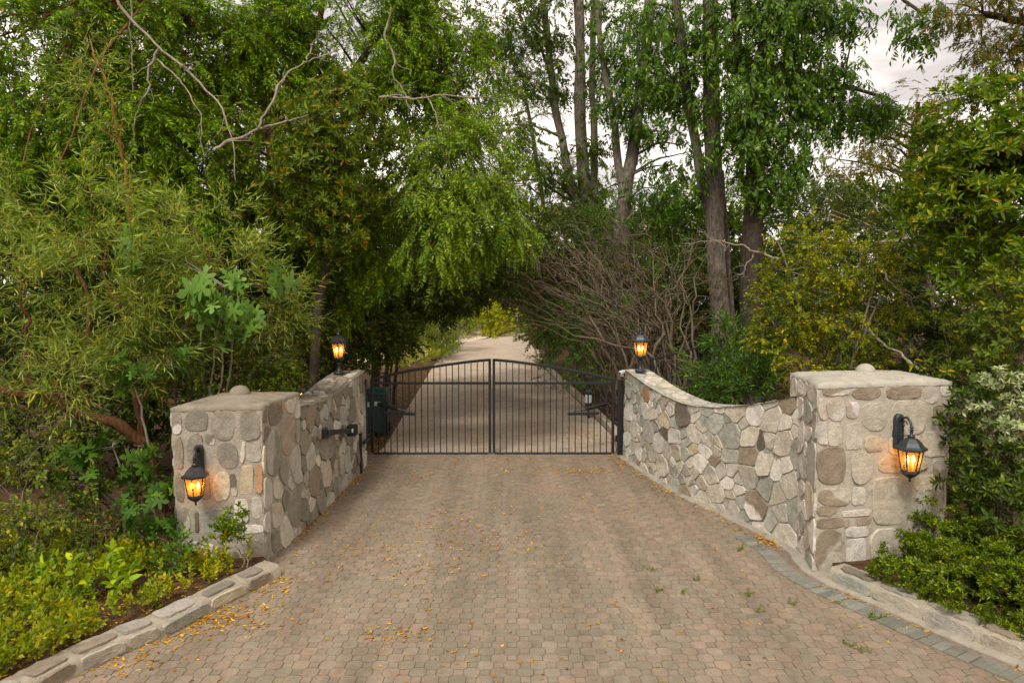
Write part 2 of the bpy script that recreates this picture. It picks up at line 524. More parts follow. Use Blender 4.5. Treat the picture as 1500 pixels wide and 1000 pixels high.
def stone_wall(name, line, heights, side, thick, label, seed, pal, cell, mort, joint):
    """line runs along the visible face; side=+1 if the face looks to the left of travel"""
    Q, t = dense(line, .05)
    T = np.gradient(Q, axis=0); T /= np.linalg.norm(T, axis=1)[:, None]
    Nn = side * np.stack([-T[:, 1], T[:, 0]], 1)
    hs = np.interp(Q[:, 1], [h[0] for h in heights], [h[1] for h in heights])
    k = 15; E = np.pad(hs, k // 2, mode='edge'); hs = np.convolve(E, np.ones(k) / k, 'valid')
    W, Hm = t[-1], hs.max()
    def face(P, off):
        s = np.clip(P[:, 0], 0, W)
        x = np.interp(s, t, Q[:, 0]); y = np.interp(s, t, Q[:, 1]); nx = np.interp(s, t, Nn[:, 0]); ny = np.interp(s, t, Nn[:, 1]); hh = np.interp(s, t, hs)
        bat = -.03 * P[:, 1] / Hm
        return np.stack([x + nx * (off + bat), y + ny * (off + bat), P[:, 1] / Hm * hh - .02 * (P[:, 1] <= 0)], 1)
    def top(P, off):
        s = np.clip(P[:, 0], 0, W)
        x = np.interp(s, t, Q[:, 0]); y = np.interp(s, t, Q[:, 1]); nx = np.interp(s, t, Nn[:, 0]); ny = np.interp(s, t, Nn[:, 1]); hh = np.interp(s, t, hs)
        return np.stack([x - nx * (P[:, 1] + .03), y - ny * (P[:, 1] + .03), hh + off], 1)
    rng = np.random.default_rng(seed)
    root = thing(name, (Q[len(Q) // 2][0], Q[len(Q) // 2][1], 0), label, 'wall')
    mb = MB()
    us = np.linspace(0, W, 60)
    grid_face(mb, face, us, np.linspace(0, Hm, 14), 1, mort, rng)
    back = lambda P, off: top(np.stack([P[:, 0], np.full(len(P), thick)], 1), 0 * off) * (1, 1, 0) + np.stack([0 * P[:, 0], 0 * P[:, 0], P[:, 1] / Hm * np.interp(P[:, 0], t, hs)], 1)
    grid_face(mb, back, us, [0, Hm], 1, mort)
    for e in (0, W):
        endm = lambda P, off, e=e: np.stack([top(np.stack([np.full(len(P), e), P[:, 0]], 1), 0 * off)[:, 0], top(np.stack([np.full(len(P), e), P[:, 0]], 1), 0 * off)[:, 1], P[:, 1] / Hm * np.interp(e, t, hs) + 0 * off], 1)
        grid_face(mb, endm, np.linspace(-.0, thick, 5), np.linspace(0, Hm, 5), 1, mort)
    random_stones(mb, W, Hm, face, cell, joint, .015, pal, seed + 1, 1.0, rnd=.13)
    mb.build('wall_face', [M['stone'], M['mortar']], root)
    mb = MB()
    grid_face(mb, top, us, np.linspace(-.035, thick, 5), 1, mort, rng)
    random_stones(mb, W, thick, top, cell * .95, .045, .012, pal, seed + 2, 1.0, edge=.03)
    mb.build('coping', [M['stone'], M['mortar']], root)
    return root, Q, t, hs

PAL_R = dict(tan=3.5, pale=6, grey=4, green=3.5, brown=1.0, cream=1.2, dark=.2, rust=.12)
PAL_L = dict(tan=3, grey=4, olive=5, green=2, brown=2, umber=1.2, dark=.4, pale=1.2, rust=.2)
stone_wall('stone_wall', RW, [(8.1, 1.92), (8.7, 1.72), (9.6, 1.50), (10.4, 1.41), (11.3, 1.46), (12.0, 1.55), (13.1, 1.70)], -1, .44,
           'pale fieldstone wall dipping between the gate and the wide pillar', 21, PAL_R, .25, lin('a5a192'), .016)
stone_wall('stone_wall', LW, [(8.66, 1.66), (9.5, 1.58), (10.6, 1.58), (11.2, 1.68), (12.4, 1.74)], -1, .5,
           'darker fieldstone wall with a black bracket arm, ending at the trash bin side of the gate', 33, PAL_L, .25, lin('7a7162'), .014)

def quad_map(A, B, Cc, D):
    """face with corners A (top left) B (top right) C (bottom right) D (bottom left); coords 0..W, 0..H from bottom left"""
    A, B, Cc, D = [np.asarray(x, float) for x in (A, B, Cc, D)]
    W = np.linalg.norm(Cc - D); H = np.linalg.norm(A - D)
    nrm = np.cross(Cc - D, A - D); nrm /= np.linalg.norm(nrm)
    def mp(P, off):
        a = (P[:, 0] / W)[:, None]; b = (P[:, 1] / H)[:, None]
        return D * (1 - a) * (1 - b) + Cc * a * (1 - b) + A * (1 - a) * b + B * a * b + nrm * np.asarray(off)[:, None]
    return mp, W, H

def pillar(name, base, topz, batter, label, stones, crop, seed, pal, mort, capcol, knob_r):
    """base: four ground corners FL FR BR BL"""
    base = np.array(base, float); cen = base.mean(0)
    tp = cen + (base - cen) * (1 + batter)
    low = np.c_[base, np.full(4, -.02)]; hi = np.c_[tp, np.full(4, topz - .045)]
    root = thing(name, (cen[0], cen[1], 0), label, 'gate pillar')
    mb = MB(); rng = np.random.default_rng(seed)
    for k in range(4):
        k2 = (k + 1) % 4
        mp, W, H = quad_map(hi[k], hi[k2], low[k2], low[k])
        grid_face(mb, mp, np.linspace(0, W, 26), np.linspace(0, H, 28), 1, mort, None if k else None)
        if k == 0:
            (cx0, cy0), (cx1, cy1), (cx2, cy2), (cx3, cy3) = crop
            for (x0, y0, x1, y1, kind) in stones:
                def conv(x, y):
                    # inverse bilinear by two refinements
                    b = .5
                    for _ in range(6):
                        xl = cx0 + (cx3 - cx0) * (1 - b); xr = cx1 + (cx2 - cx1) * (1 - b)
                        a = (x - xl) / (xr - xl)
                        yt = cy0 + (cy1 - cy0) * a; yb = cy3 + (cy2 - cy3) * a
                        b = 1 - (y - yt) / (yb - yt)
                    return a * W, b * H
                a0, b1 = conv(x0, y0); a1, b0 = conv(x1, y1)
                P = rrect(max(a0, .0), b0, min(a1, W), b1, rng, rng.choice([2.6, 3.2, 4.5]))
                if a0 < .03: P[:, 0] = np.clip(P[:, 0], -.012, None)
                P[:, 1] = np.clip(P[:, 1], 0, H)
                sec = scol(rng.choice(['tan', 'brown', 'pale']), rng) if rng.random() < .25 else None
                add_stone(mb, P, mp, .011, scol(kind, rng), rng, sec)
        else:
            random_stones(mb, W, H, mp, .27, .04, .014, pal, seed + k, .8, edge=.0)
    mb.build('shaft', [M['stone'], M['mortar']], root)
    # concrete cap: a shallow, worn pyramid
    mb = MB()
    ov = cen + (tp - cen) * 1.012
    N = 22
    V = []; F = []
    for iy in range(N + 1):
        for ix in range(N + 1):
            a, b = ix / N, iy / N
            p = (ov[0] * (1 - a) + ov[1] * a) * (1 - b) + (ov[3] * (1 - a) + ov[2] * a) * b
            m = max(abs(2 * a - 1), abs(2 * b - 1))
            e = rng.normal(0, .0022 if m < .99 else .003, 3)
            V.append((p[0] + e[0], p[1] + e[1], topz + .075 * (1 - m) + e[2] - .012 * max(0, (m - .9) / .1) ** 2))
    for iy in range(N):
        for ix in range(N):
            k = iy * (N + 1) + ix; F.append((k, k + 1, k + N + 2, k + N + 1))
    ringi = [ix for ix in range(N)] + [(iy + 1) * (N + 1) - 1 for iy in range(N)] + [(N + 1) * (N + 1) - 1 - ix for ix in range(N)] + [(N - iy) * (N + 1) for iy in range(N)]
    nv = len(V); R_ = len(ringi)
    for q in ringi: V.append((V[q][0] + rng.normal(0, .003), V[q][1] + rng.normal(0, .003), topz - .052 + rng.normal(0, .003)))
    for k in range(R_): F.append((ringi[(k + 1) % R_], ringi[k], nv + k, nv + (k + 1) % R_))
    mb.add(V, F, 0, capcol, True)
    mb.build('cap', M['concrete'], root)
    mb = MB()
    mb.lathe([(knob_r * math.cos(a), knob_r * .85 * math.sin(a)) for a in np.linspace(-.2, 1.45, 9)], 20, (cen[0], cen[1], topz + .06), 0, capcol, True)
    mb.build('finial', M['concrete'], root)
    return root

RS = [(215, 128, 330, 160, 'brown'), (342, 128, 467, 177, 'brown'), (488, 122, 648, 175, 'brown'), (660, 117, 722, 195, 'tan'), (735, 120, 785, 165, 'tan'),
      (235, 168, 313, 270, 'pale'), (200, 168, 232, 270, 'tan'), (320, 190, 372, 262, 'pale'), (384, 193, 495, 315, 'tan'), (512, 184, 675, 332, 'tan'), (700, 205, 778, 285, 'tan'),
      (195, 275, 236, 380, 'grey'), (240, 282, 298, 385, 'tan'), (320, 283, 386, 402, 'pale'), (402, 342, 480, 412, 'cream'), (605, 338, 652, 428, 'cream'), (662, 320, 775, 435, 'tan'),
      (188, 385, 318, 555, 'brown'), (340, 413, 437, 550, 'tan'), (455, 438, 678, 502, 'cream'), (440, 530, 610, 742, 'tan'), (628, 520, 720, 585, 'cream'), (710, 450, 768, 540, 'grey'),
      (203, 573, 343, 650, 'tan'), (347, 570, 405, 648, 'pale'), (193, 650, 285, 693, 'brown'), (303, 675, 430, 698, 'pale'), (195, 707, 310, 750, 'brown'), (314, 718, 338, 748, 'brown'),
      (372, 707, 435, 740, 'brown'), (636, 582, 675, 712, 'grey'), (703, 570, 762, 715, 'brown'), (188, 765, 320, 960, 'tan'), (322, 752, 425, 792, 'pale'), (330, 800, 412, 930, 'pale'),
      (430, 760, 600, 950, 'tan'), (615, 730, 755, 940, 'grey'), (510, 345, 595, 425, 'cream')]
LS = [(92, 200, 230, 285, 'olive'), (25, 205, 85, 305, 'olive'), (240, 190, 380, 325, 'olive'), (398, 185, 512, 330, 'olive'), (42, 320, 100, 455, 'brown'), (110, 300, 205, 430, 'olive'),
      (210, 300, 264, 352, 'olive'), (275, 340, 395, 465, 'olive'), (435, 340, 520, 440, 'grey'), (50, 470, 107, 600, 'olive'), (118, 460, 178, 600, 'cream'), (190, 470, 245, 600, 'olive'), (252, 475, 355, 620, 'cream'),
      (350, 490, 387, 600, 'dark'), (400, 457, 480, 600, 'cream'), (484, 450, 530, 600, 'rust'), (66, 620, 145, 760, 'olive'), (160, 650, 188, 745, 'dark'), (205, 642, 360, 790, 'green'),
      (372, 615, 455, 735, 'pale'), (463, 612, 530, 725, 'grey'), (90, 772, 180, 800, 'grey'), (200, 800, 270, 850, 'pale'), (420, 745, 535, 800, 'pale'), (280, 825, 318, 862, 'olive'), (215, 838, 305, 935, 'olive'), (100, 820, 190, 930, 'olive'), (318, 858, 410, 955, 'olive'),
      (428, 818, 535, 960, 'grey'), (405, 340, 430, 440, 'pale')]
PR = pillar('gate_pillar', [(3.36, 7.42), (4.98, 7.72), (5.02, 8.75), (3.55, 8.62)], 2.12, .012, 'wide pale stone pillar with flat knobbed cap, beside the low clipped hedge', RS,
            [(200, 128), (782, 112), (765, 930), (188, 965)], 51, PAL_R, lin('b5ac9b'), lin('a9a395'), .11)
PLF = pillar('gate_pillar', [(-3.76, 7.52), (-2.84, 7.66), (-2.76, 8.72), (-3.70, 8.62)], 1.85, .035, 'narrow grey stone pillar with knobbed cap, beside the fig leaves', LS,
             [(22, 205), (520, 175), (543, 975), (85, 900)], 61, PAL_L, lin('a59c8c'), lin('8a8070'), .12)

def kerb(name, line, side, width, height, seed, label):
    Q, t = dense(line, .05)
    T = np.gradient(Q, axis=0); T /= np.linalg.norm(T, axis=1)[:, None]
    Nn = side * np.stack([-T[:, 1], T[:, 0]], 1)   # away from the road
    def pos(s, across, z):
        s = np.clip(s, 0, t[-1])
        return np.stack([np.interp(s, t, Q[:, 0]) + np.interp(s, t, Nn[:, 0]) * across, np.interp(s, t, Q[:, 1]) + np.interp(s, t, Nn[:, 1]) * across, z], 1)
    prof = np.array([(0, -.02), (.012, height * .8), (.05, height), (width - .03, height + .012), (width, height - .02), (width + .02, -.02)])
    us = np.linspace(0, t[-1], 90)
    mb = MB(); rng = np.random.default_rng(seed)
    k = len(prof)
    V = np.concatenate([pos(us, np.full(90, a), np.full(90, z) + rng.normal(0, .004, 90)) for a, z in prof])
    F = [(r * 90 + i, r * 90 + i + 1, (r + 1) * 90 + i + 1, (r + 1) * 90 + i) for r in range(k - 1) for i in range(89)]
    mb.add(V, F, 1, lin('a09683'), True)
    mb.add(np.array([V[r * 90 + e] for e in (0, 89) for r in range(k)]), [list(range(k)), list(range(2 * k - 1, k - 1, -1))], 1, lin('a09683'))
    # block stones over the edge: long stones along the face and flat ones on top
    s = .05
    while s < t[-1] - .2:
        L = rng.uniform(.26, .52)
        sgn = 1
        col = scol(rng.choice(['grey', 'tan', 'brown', 'grey', 'cream', 'green']), rng) * .85
        P = rrect(s, .012, s + L, height * .93, rng, 4, 20)
        add_stone(mb, P, lambda P, off: pos(P[:, 0], .008 - off, P[:, 1]), .014, col, rng)
        P = rrect(s + rng.uniform(-.03, .03), .045, s + L * rng.uniform(.8, .98), width * rng.uniform(.6, .95), rng, 4, 20)
        add_stone(mb, P, lambda P, off: pos(P[:, 0], P[:, 1], height + .014 + off), .010, scol(rng.choice(['grey', 'brown', 'grey', 'olive']), rng) * .85, rng)
        s += L + .035
    o = mb.build(name, [M['stone'], M['mortar']])
    return tag(o, kind='structure')
kerb('kerb', LK, 1, .27, .13, 71, '')
kerb('kerb', RK, 1, .27, .15, 81, '')
FK = np.array(gp([(903, 655), (893, 632), (845, 584), (790, 531), (784, 514)]))
mb = MB()
Q, t = dense(FK, .2); n = len(Q)
V = np.concatenate([np.c_[Q, np.full(n, -.02)], np.c_[Q, np.full(n, .13)], np.c_[Q + (.16, .02), np.full(n, .13)], np.c_[Q + (.17, .02), np.full(n, -.02)]])
mb.add(V, [(r * n + i, r * n + i + 1, (r + 1) * n + i + 1, (r + 1) * n + i) for r in range(3) for i in range(n - 1)], 0, lin('a89c89'))
mb.add(V[[0, n, 2 * n, 3 * n]], [(0, 1, 2, 3)], 0, lin('a89c89'))
tag(mb.build('kerb', M['concrete']), kind='structure')

# planting beds
def bed(name, outline, z, seed):
    mb = MB(); mb.add([(x, y, z) for x, y in outline], [list(range(len(outline)))])
    tag(mb.build(name, M['soil']), kind='structure')
Ql, tl_ = dense(LK, .2)
bed('planting_bed', [(-14, 2)] + [(x - .18, y + .16) for x, y in Ql] + [(-3.05, 7.9), (-3.05, 8.6), (-2.95, 12.3), (-3.1, 16), (-14, 16)], .10, 1)
Qr, tr_ = dense(RK, .2)
bed('planting_bed', [(x + .12, y + .14) for x, y in Qr] + [(14, 3), (16, 17), (2.55, 17), (2.55, 12.8), (3.3, 10), (3.8, 8.5), (3.7, 7.9)], .11, 2)

# ------------------------------------------------------------------ gate
GY = 13.25
def gz(v): return at(750, v, GY)[2]
def gx(u): return at(u, 600, GY)[0]
def gate_leaf(x0, x1, rising, label):
    """x0 outer stile, x1 inner stile"""
    root = thing('gate_leaf', (x0, GY, 0), label, 'gate', 'leaves of the double driveway gate')
    zb, zr, zo, zi = gz(664), gz(561), gz(557), gz(527)
    def arch(x):
        f = (x - x0) / (x1 - x0)
        return zo + .02 + (zi - zo - .02) * math.sin(f * math.pi / 2) ** 1.0 * (1 - .12 * math.sin(f * math.pi))
    mb = MB()
    sg = 1 if x1 > x0 else -1
    mb.bar((x0, GY, .03), (x0, GY, arch(x0) + .01), .055); mb.build('hinge_stile', M['black_iron'], root)
    mb = MB(); mb.bar((x1, GY, .03), (x1, GY, arch(x1) + .02), .05); mb.build('meeting_stile', M['black_iron'], root)
    mb = MB(); mb.bar((x0 + sg * .027, GY, zb), (x1 - sg * .025, GY, zb), .045); mb.build('bottom_rail', M['black_iron'], root)
    mb = MB(); mb.bar((x0 + sg * .027, GY, zr), (x1 - sg * .025, GY, zr), .045); mb.build('middle_rail', M['black_iron'], root)
    mb = MB()
    xs = np.linspace(x0, x1, 19)
    for a, b in zip(xs[:-1], xs[1:]):
        mb.bar((a - sg * .004, GY, arch(a)), (b + sg * .004, GY, arch(b)), .05)
    mb.build('arched_rail', M['black_iron'], root)
    for k in range(1, 19):
        x = x0 + (x1 - x0) * k / 19
        mb = MB(); mb.bar((x, GY, zb + .02), (x, GY, arch(x) - .015), .018); mb.build('picket', M['black_iron'], root)
    return root
GL = gate_leaf(gx(545), gx(717.5), 1, 'black iron gate leaf nearer the trash bin, hinged at the darker wall')
GR = gate_leaf(gx(898), gx(723.5), -1, 'black iron gate leaf nearer the white camera, hinged at the paler wall')
def gate_post(u, label, hinge):
    x = gx(u)
    root = thing('gate_post', (x, GY, 0), label, 'gate post', 'square posts of the driveway gate')
    mb = MB(); mb.box((x, GY, gz(557) / 2), (.105, .105, gz(557)), bev=.006); mb.build('shaft', M['black_iron'], root)
    mb = MB(); mb.box((x, GY, gz(557) + .008), (.118, .118, .016), bev=.004); mb.build('cap', M['black_iron'], root)
    for z in (.25, 1.15):
        mb = MB(); mb.lathe([(.018, 0), (.018, .12)], 10, (x + hinge * .075, GY, z), 0); mb.build('hinge', M['black_iron'], root)
gate_post(533.5, 'square black post the gate leaf beside the bin hangs on', 1)
gate_post(908.5, 'square black post at the end of the pale wall under the camera', -1)

def opener(x_leaf, x_post, label):
    root = thing('gate_opener', (x_post, GY + .25, 0), label, 'gate opener', 'arm openers behind the gate')
    a = np.array([x_post, GY + .30, .93]); b = np.array([x_leaf, GY + .10, .80]); m = a * .45 + b * .55
    mb = MB(); mb.tube([a + (0, .1, 0), m], [.040, .040], 10); mb.build('motor_tube', M['black_iron'], root)
    mb = MB(); mb.tube([m, b], [.017, .017], 8); mb.build('piston_rod', M['rod_grey'], root)
    mb = MB(); mb.bar(b + (-.62 * np.sign(x_leaf - x_post), -.03, .0), b + (.0, -.03, -.02), .05); mb.build('bracket_bar', M['black_iron'], root)
opener(gx(607), gx(548), 'black arm opener behind the gate leaf next to the bin')
opener(gx(832), gx(893), 'black arm opener behind the gate leaf next to the path lantern')

# ------------------------------------------------------------------ lanterns
def hexring(r, z, n=6, a0=0.0):
    a = a0 + np.arange(n) * 2 * math.pi / n
    return np.stack([r * np.cos(a), r * np.sin(a), np.full(n, z)], 1)

def lantern_head(root, z0, metal, k=1.0, bottom='bowl'):
    """glass body between z0 and z0+.26k; roof above"""
    a0 = math.pi / 2
    rb, rt, h = .082 * k, .122 * k, .225 * k
    lo, hi = hexring(rb, z0, 6, a0), hexring(rt, z0 + h, 6, a0)
    fr = MB()
    for i in range(6):
        fr.bar(lo[i], hi[i], .012 * k)
        fr.bar(lo[i], lo[(i + 1) % 6], .012 * k); fr.bar(hi[i], hi[(i + 1) % 6], .012 * k)
    f = fr.build('cage', metal, root, local=True)
    for i in range(6):
        g = MB(); j = (i + 1) % 6
        cin = np.array([0, 0, 1.0])
        q = np.array([lo[i], lo[j], hi[j], hi[i]]) * (.97, .97, 1)
        g.add(q, [(0, 1, 2, 3)]); g.build('pane', M['amber_glass'], root, local=True)
    rf = MB()
    rf.lathe([(rt * 1.03, z0 + h), (rt * 1.30, z0 + h + .004 * k), (rt * 1.30, z0 + h + .026 * k), (rt * 1.05, z0 + h + .045 * k), (rt * .83, z0 + h + .085 * k), (rt * .50, z0 + h + .125 * k), (rt * .30, z0 + h + .135 * k)], 6, mi=0, a0=a0)
    r = rf.build('roof', metal, root, local=True)
    fn = MB()
    zt = z0 + h + .135 * k
    fn.lathe([(.030 * k, zt), (.040 * k, zt + .012 * k), (.020 * k, zt + .030 * k), (.014 * k, zt + .045 * k), (.022 * k, zt + .058 * k), (.012 * k, zt + .074 * k), (.002, zt + .09 * k)], 12, smooth=True)
    fn.build('finial', metal, r, local=True)
    bs = MB()
    bs.lathe([(rb * 1.12, z0 + .004), (rb * 1.15, z0 - .02 * k), (rb * .8, z0 - .05 * k), (rb * .35, z0 - .075 * k), (rb * .2, z0 - .085 * k)], 6 if bottom != 'bowl' else 18, a0=a0, smooth=bottom == 'bowl')
    bs.build('base_cup', metal, root, local=True)
    for sx in (-.034, .034):
        c = MB(); c.lathe([(.010 * k, z0), (.010 * k, z0 + .085 * k)], 10, (sx * k, 0, 0)); cn = c.build('candle_sleeve', M['candle'], root, local=True)
        b = MB(); b.lathe([(.006 * k, z0 + .085 * k), (.017 * k, z0 + .108 * k), (.014 * k, z0 + .135 * k), (.003 * k, z0 + .165 * k)], 10, (sx * k, 0, 0), smooth=True); b.build('bulb', M['bulb_glow'], cn, local=True)

def glow_lamp(loc, e, r=.03):
    L = bpy.data.lights.new('lantern_light', 'POINT'); L.energy = e; L.color = (1, .50, .16); L.shadow_soft_size = r
    o = bpy.data.objects.new('lantern_light', L); COL.objects.link(o); o.location = loc

def post_lantern(loc, label, metal, k, rz):
    root = thing('post_lantern', loc, label, 'lantern', 'lanterns standing on the stone walls', rz)
    mb = MB()
    mb.lathe([(.095 * k, 0), (.095 * k, .02 * k), (.055 * k, .035 * k), (.034 * k, .055 * k), (.03 * k, .15 * k), (.042 * k, .165 * k), (.03 * k, .185 * k)], 18, smooth=True)
    mb.build('pedestal', metal, root, local=True)
    lantern_head(root, .265 * k, metal, k)
    glow_lamp((loc[0], loc[1], loc[2] + .385 * k), 1.8)
pL = at(497, 557, 11.85); pR = at(935, 540, 12.75)
post_lantern((pL[0], pL[1], 1.745), 'lit black lantern on the darker wall, glowing strongly orange', M['bronze_black'], 1.07, .1)
post_lantern((pR[0] + .04, pR[1], 1.685), 'lit greenish black lantern on the paler wall, above the white camera', M['verdigris_black'], 1.12, .25)

def wall_lantern(loc, facing, label, metal, k):
    """loc: on the wall surface at the back plate's middle; local -Y looks off the wall"""
    root = thing('wall_lantern', loc, label, 'wall lantern', 'lanterns fixed to the stone pillars', facing)
    mb = MB()
    w, hh, th = .055 * k, .19 * k, .03
    out = [(-w, -hh), (w, -hh), (w, hh * .72)] + [(w * math.cos(a), hh * .72 + w * math.sin(a)) for a in np.linspace(.3, math.pi - .3, 7)] + [(-w, hh * .72)]
    n = len(out)
    V = [(x, 0.02, z) for x, z in out] + [(x, -th, z) for x, z in out] + [(x * .8, -th - .012, z * .93) for x, z in out]
    F = [[n * 2 + i for i in range(n)]] + [(r * n + i, r * n + (i + 1) % n, (r + 1) * n + (i + 1) % n, (r + 1) * n + i) for r in range(2) for i in range(n)]
    mb.add(V, [f[::-1] for f in F]); mb.build('back_plate', metal, root, local=True)
    yc = -.20 * k
    mb = MB()
    path = [(0, -.03, .10 * k), (0, -.07 * k, .155 * k), (0, -.13 * k, .17 * k), (0, -.18 * k, .13 * k), (0, yc, .075 * k), (0, yc, .03 * k)]
    mb.tube(path, [.013 * k] * 6, 8)
    a = np.linspace(0, 4.6, 14)
    mb.tube([(0, -.10 * k - .038 * k * math.cos(x) * (1 - x * .12), .09 * k + .038 * k * math.sin(x) * (1 - x * .12)) for x in a], [.008 * k] * 14, 6)
    mb.lathe([(.012, .035 * k), (.034 * k, .045 * k), (.012, .055 * k)], 10, (0, yc, 0)); mb.lathe([(.012, .06 * k), (.026 * k, .072 * k), (.008, .085 * k)], 10, (0, yc, 0))
    mb.build('arm', metal, root, local=True)
    sub = len(root.children)
    lantern_head(root, -.395 * k, metal, k, 'hex')
    for ch in list(root.children):
        if ch.name.split('.')[0] in ('cage', 'pane', 'roof', 'base_cup', 'candle_sleeve'):
            me = ch.data; me.transform(Matrix.Translation((0, yc, 0)))
            for g in ch.children: g.data.transform(Matrix.Translation((0, yc, 0)))
    mb = MB(); mb.lathe([(.004, -.52 * k), (.016 * k, -.505 * k), (.008 * k, -.49 * k), (.02 * k, -.475 * k)], 10, (0, yc, 0), smooth=True); mb.build('drop', metal, root, local=True)
    w = Matrix.Translation(loc) @ Matrix.Rotation(facing, 4, 'Z') @ Vector((0, yc, -.28 * k))
    glow_lamp(w, 1.4)
def facing(a, b): return math.atan2(b[1] - a[1], b[0] - a[0])
fR = facing((3.36, 7.42), (4.98, 7.72)); fL = facing((-3.76, 7.52), (-2.86, 7.66))
def on_pillar(u, v, a, b, out=.02):
    r = ray(u, v); a = np.array(a); b = np.array(b); d = b - a
    A_ = np.array([[r[0], -d[0]], [r[1], -d[1]]]); s, t_ = np.linalg.solve(A_, a)
    p = CAM + r * s; nrm = np.array([d[1], -d[0]]) / np.linalg.norm(d)
    return (p[0] + nrm[0] * out, p[1] + nrm[1] * out, p[2])
wall_lantern(on_pillar(1313, 630, (3.36, 7.42), (4.98, 7.72)), fR, 'lit black wall lantern on the wide pale pillar', M['verdigris_black'], 1.02)
wall_lantern(on_pillar(293, 672, (-3.76, 7.52), (-2.86, 7.66)), fL, 'lit black wall lantern on the narrow grey pillar', M['bronze_black'], .90)

# ------------------------------------------------------------------ small things by the gate
x = -2.655
r_ = thing('sensor_arm', (x, 10.2, 1.0), 'black bracket arm with a small grey box along the darker wall', 'sensor bracket')
mb = MB(); mb.bar((x + .05, 9.55, 1.16), (x + .08, 10.75, .95), .055, .075); mb.build('arm', M['black_iron'], r_)
mb = MB(); mb.box((x + .09, 10.86, .94), (.14, .18, .17), bev=.01); bx_ = mb.build('sensor_box', M['rubber'], r_)
mb = MB(); mb.box((x + .10, 10.765, .95), (.05, .012, .06), bev=.003); mb.build('lens', M['white_plastic'], bx_)
mb = MB(); mb.box((x + .02, 9.5, 1.16), (.06, .12, .14), bev=.006); mb.build('wall_plate', M['black_iron'], r_)
p = on_ground(527, 692)
r_ = thing('short_post', (p[0], p[1], 0), 'short square black post standing at the foot of the darker wall', 'post')
mb = MB(); mb.box((p[0], p[1], .34), (.085, .085, .68), bev=.005); mb.build('shaft', M['black_iron'], r_)
mb = MB(); mb.box((p[0], p[1], .69), (.10, .10, .02), bev=.005); mb.build('cap', M['black_iron'], r_)
mb = MB(); mb.box((p[0] + .07, p[1] + .25, .52), (.05, .42, .05), bev=.005); mb.build('catch', M['black_iron'], r_)

p = on_ground(551, 634)
r_ = thing('trash_bin', (p[0], p[1], 0), 'dark green wheeled trash bin behind the gate with white stickers', 'trash bin')
def frustum(mb, c, a, b, z0, z1, mi=0):
    V = [(c[0] + sx * a[0] / 2, c[1] + sy * a[1] / 2, z0) for sx, sy in ((-1, -1), (1, -1), (1, 1), (-1, 1))] + [(c[0] + sx * b[0] / 2, c[1] + sy * b[1] / 2, z1) for sx, sy in ((-1, -1), (1, -1), (1, 1), (-1, 1))]
    mb.add(V, [(0, 3, 2, 1), (4, 5, 6, 7)] + [(k, (k + 1) % 4, 4 + (k + 1) % 4, 4 + k) for k in range(4)], mi)
mb = MB(); frustum(mb, p, (.46, .5), (.58, .68), .06, .93); mb.build('body', M['bin_green'], r_)
mb = MB(); frustum(mb, p, (.66, .76), (.62, .70), .932, .98); frustum(mb, p, (.60, .66), (.40, .4), .981, 1.03)
ld = mb.build('lid', M['bin_green'], r_)
mb = MB(); mb.tube([(p[0] - .25, p[1] + .42, .95), (p[0] + .25, p[1] + .42, .95)], [.016] * 2, 8); mb.build('handle', M['rubber'], ld)
for sx in (-.27, .27):
    mb = MB()
    a = np.linspace(0, 2 * math.pi, 15)[:-1]
    V = [(p[0] + sx + dx, p[1] + .25 + .11 * math.cos(q), .11 + .11 * math.sin(q)) for dx in (-.025, .025) for q in a]
    mb.add(V, [list(range(14)), list(range(27, 13, -1))] + [(k, (k + 1) % 14, 14 + (k + 1) % 14, 14 + k) for k in range(14)]); mb.build('wheel', M['rubber'], r_)
for dx, dz, w, h in ((-.13, .70, .10, .11), (.10, .72, .13, .10)):
    mb = MB(); mb.box((p[0] + dx, p[1] - .315, dz), (w, .012, h), rot=[[1, 0, 0], [0, 1, -.1], [0, .1, 1]]); mb.build('sticker', M['white_plastic'], r_)

p = on_ground(563, 634)
r_ = thing('bollard', (p[0] + .1, p[1] - .3, 0), 'thin black post between the trash bin and the drive', 'post')
mb = MB(); mb.box((p[0] + .1, p[1] - .3, .36), (.08, .08, .72), bev=.005); mb.build('shaft', M['black_iron'], r_)
mb = MB(); mb.lathe([(.055, .72), (.06, .75), (.045, .86), (.02, .90)], 14, (p[0] + .1, p[1] - .3, 0), smooth=True); mb.build('head', M['black_iron'], r_)

p = on_ground(862, 612)
r_ = thing('path_lantern', (p[0], p[1], 0), 'small grey path lantern with white face by the drive edge behind the gate', 'path lantern')
mb = MB(); mb.lathe([(.03, 0), (.03, .3)], 10, p); mb.build('stem', M['black_iron'], r_)
mb = MB(); mb.lathe([(.09, .3), (.095, .36), (.085, .37), (.085, .62), (.11, .64), (.10, .68), (.03, .76), (.01, .79)], 8, p); mb.build('housing', M['verdigris_black'], r_)
mb = MB()
for a in (-2.4, -1.2): mb.box((p[0] + .085 * math.cos(a), p[1] + .085 * math.sin(a), .5), (.07, .012, .2), rz=a + math.pi / 2)
mb.build('pane', M['white_plastic'], r_)

p = at(911, 547, 13.02)
r_ = thing('security_camera', (p[0], p[1], p[2] - .05), 'small white security camera on the gate end of the paler wall', 'camera')
mb = MB(); mb.lathe([(.035, -.05), (.035, -.03), (.015, -.02), (.015, .0)], 12, p); mb.build('mount', M['white_plastic'], r_)
mb = MB(); mb.bar(p + (.05, .04, .035), p + (-.05, -.08, .02), .06); mb.build('body', M['white_plastic'], r_)
mb = MB(); mb.bar(p + (-.046, -.076, .021), p + (-.057, -.092, .018), .035); mb.build('lens', M['rubber'], r_)

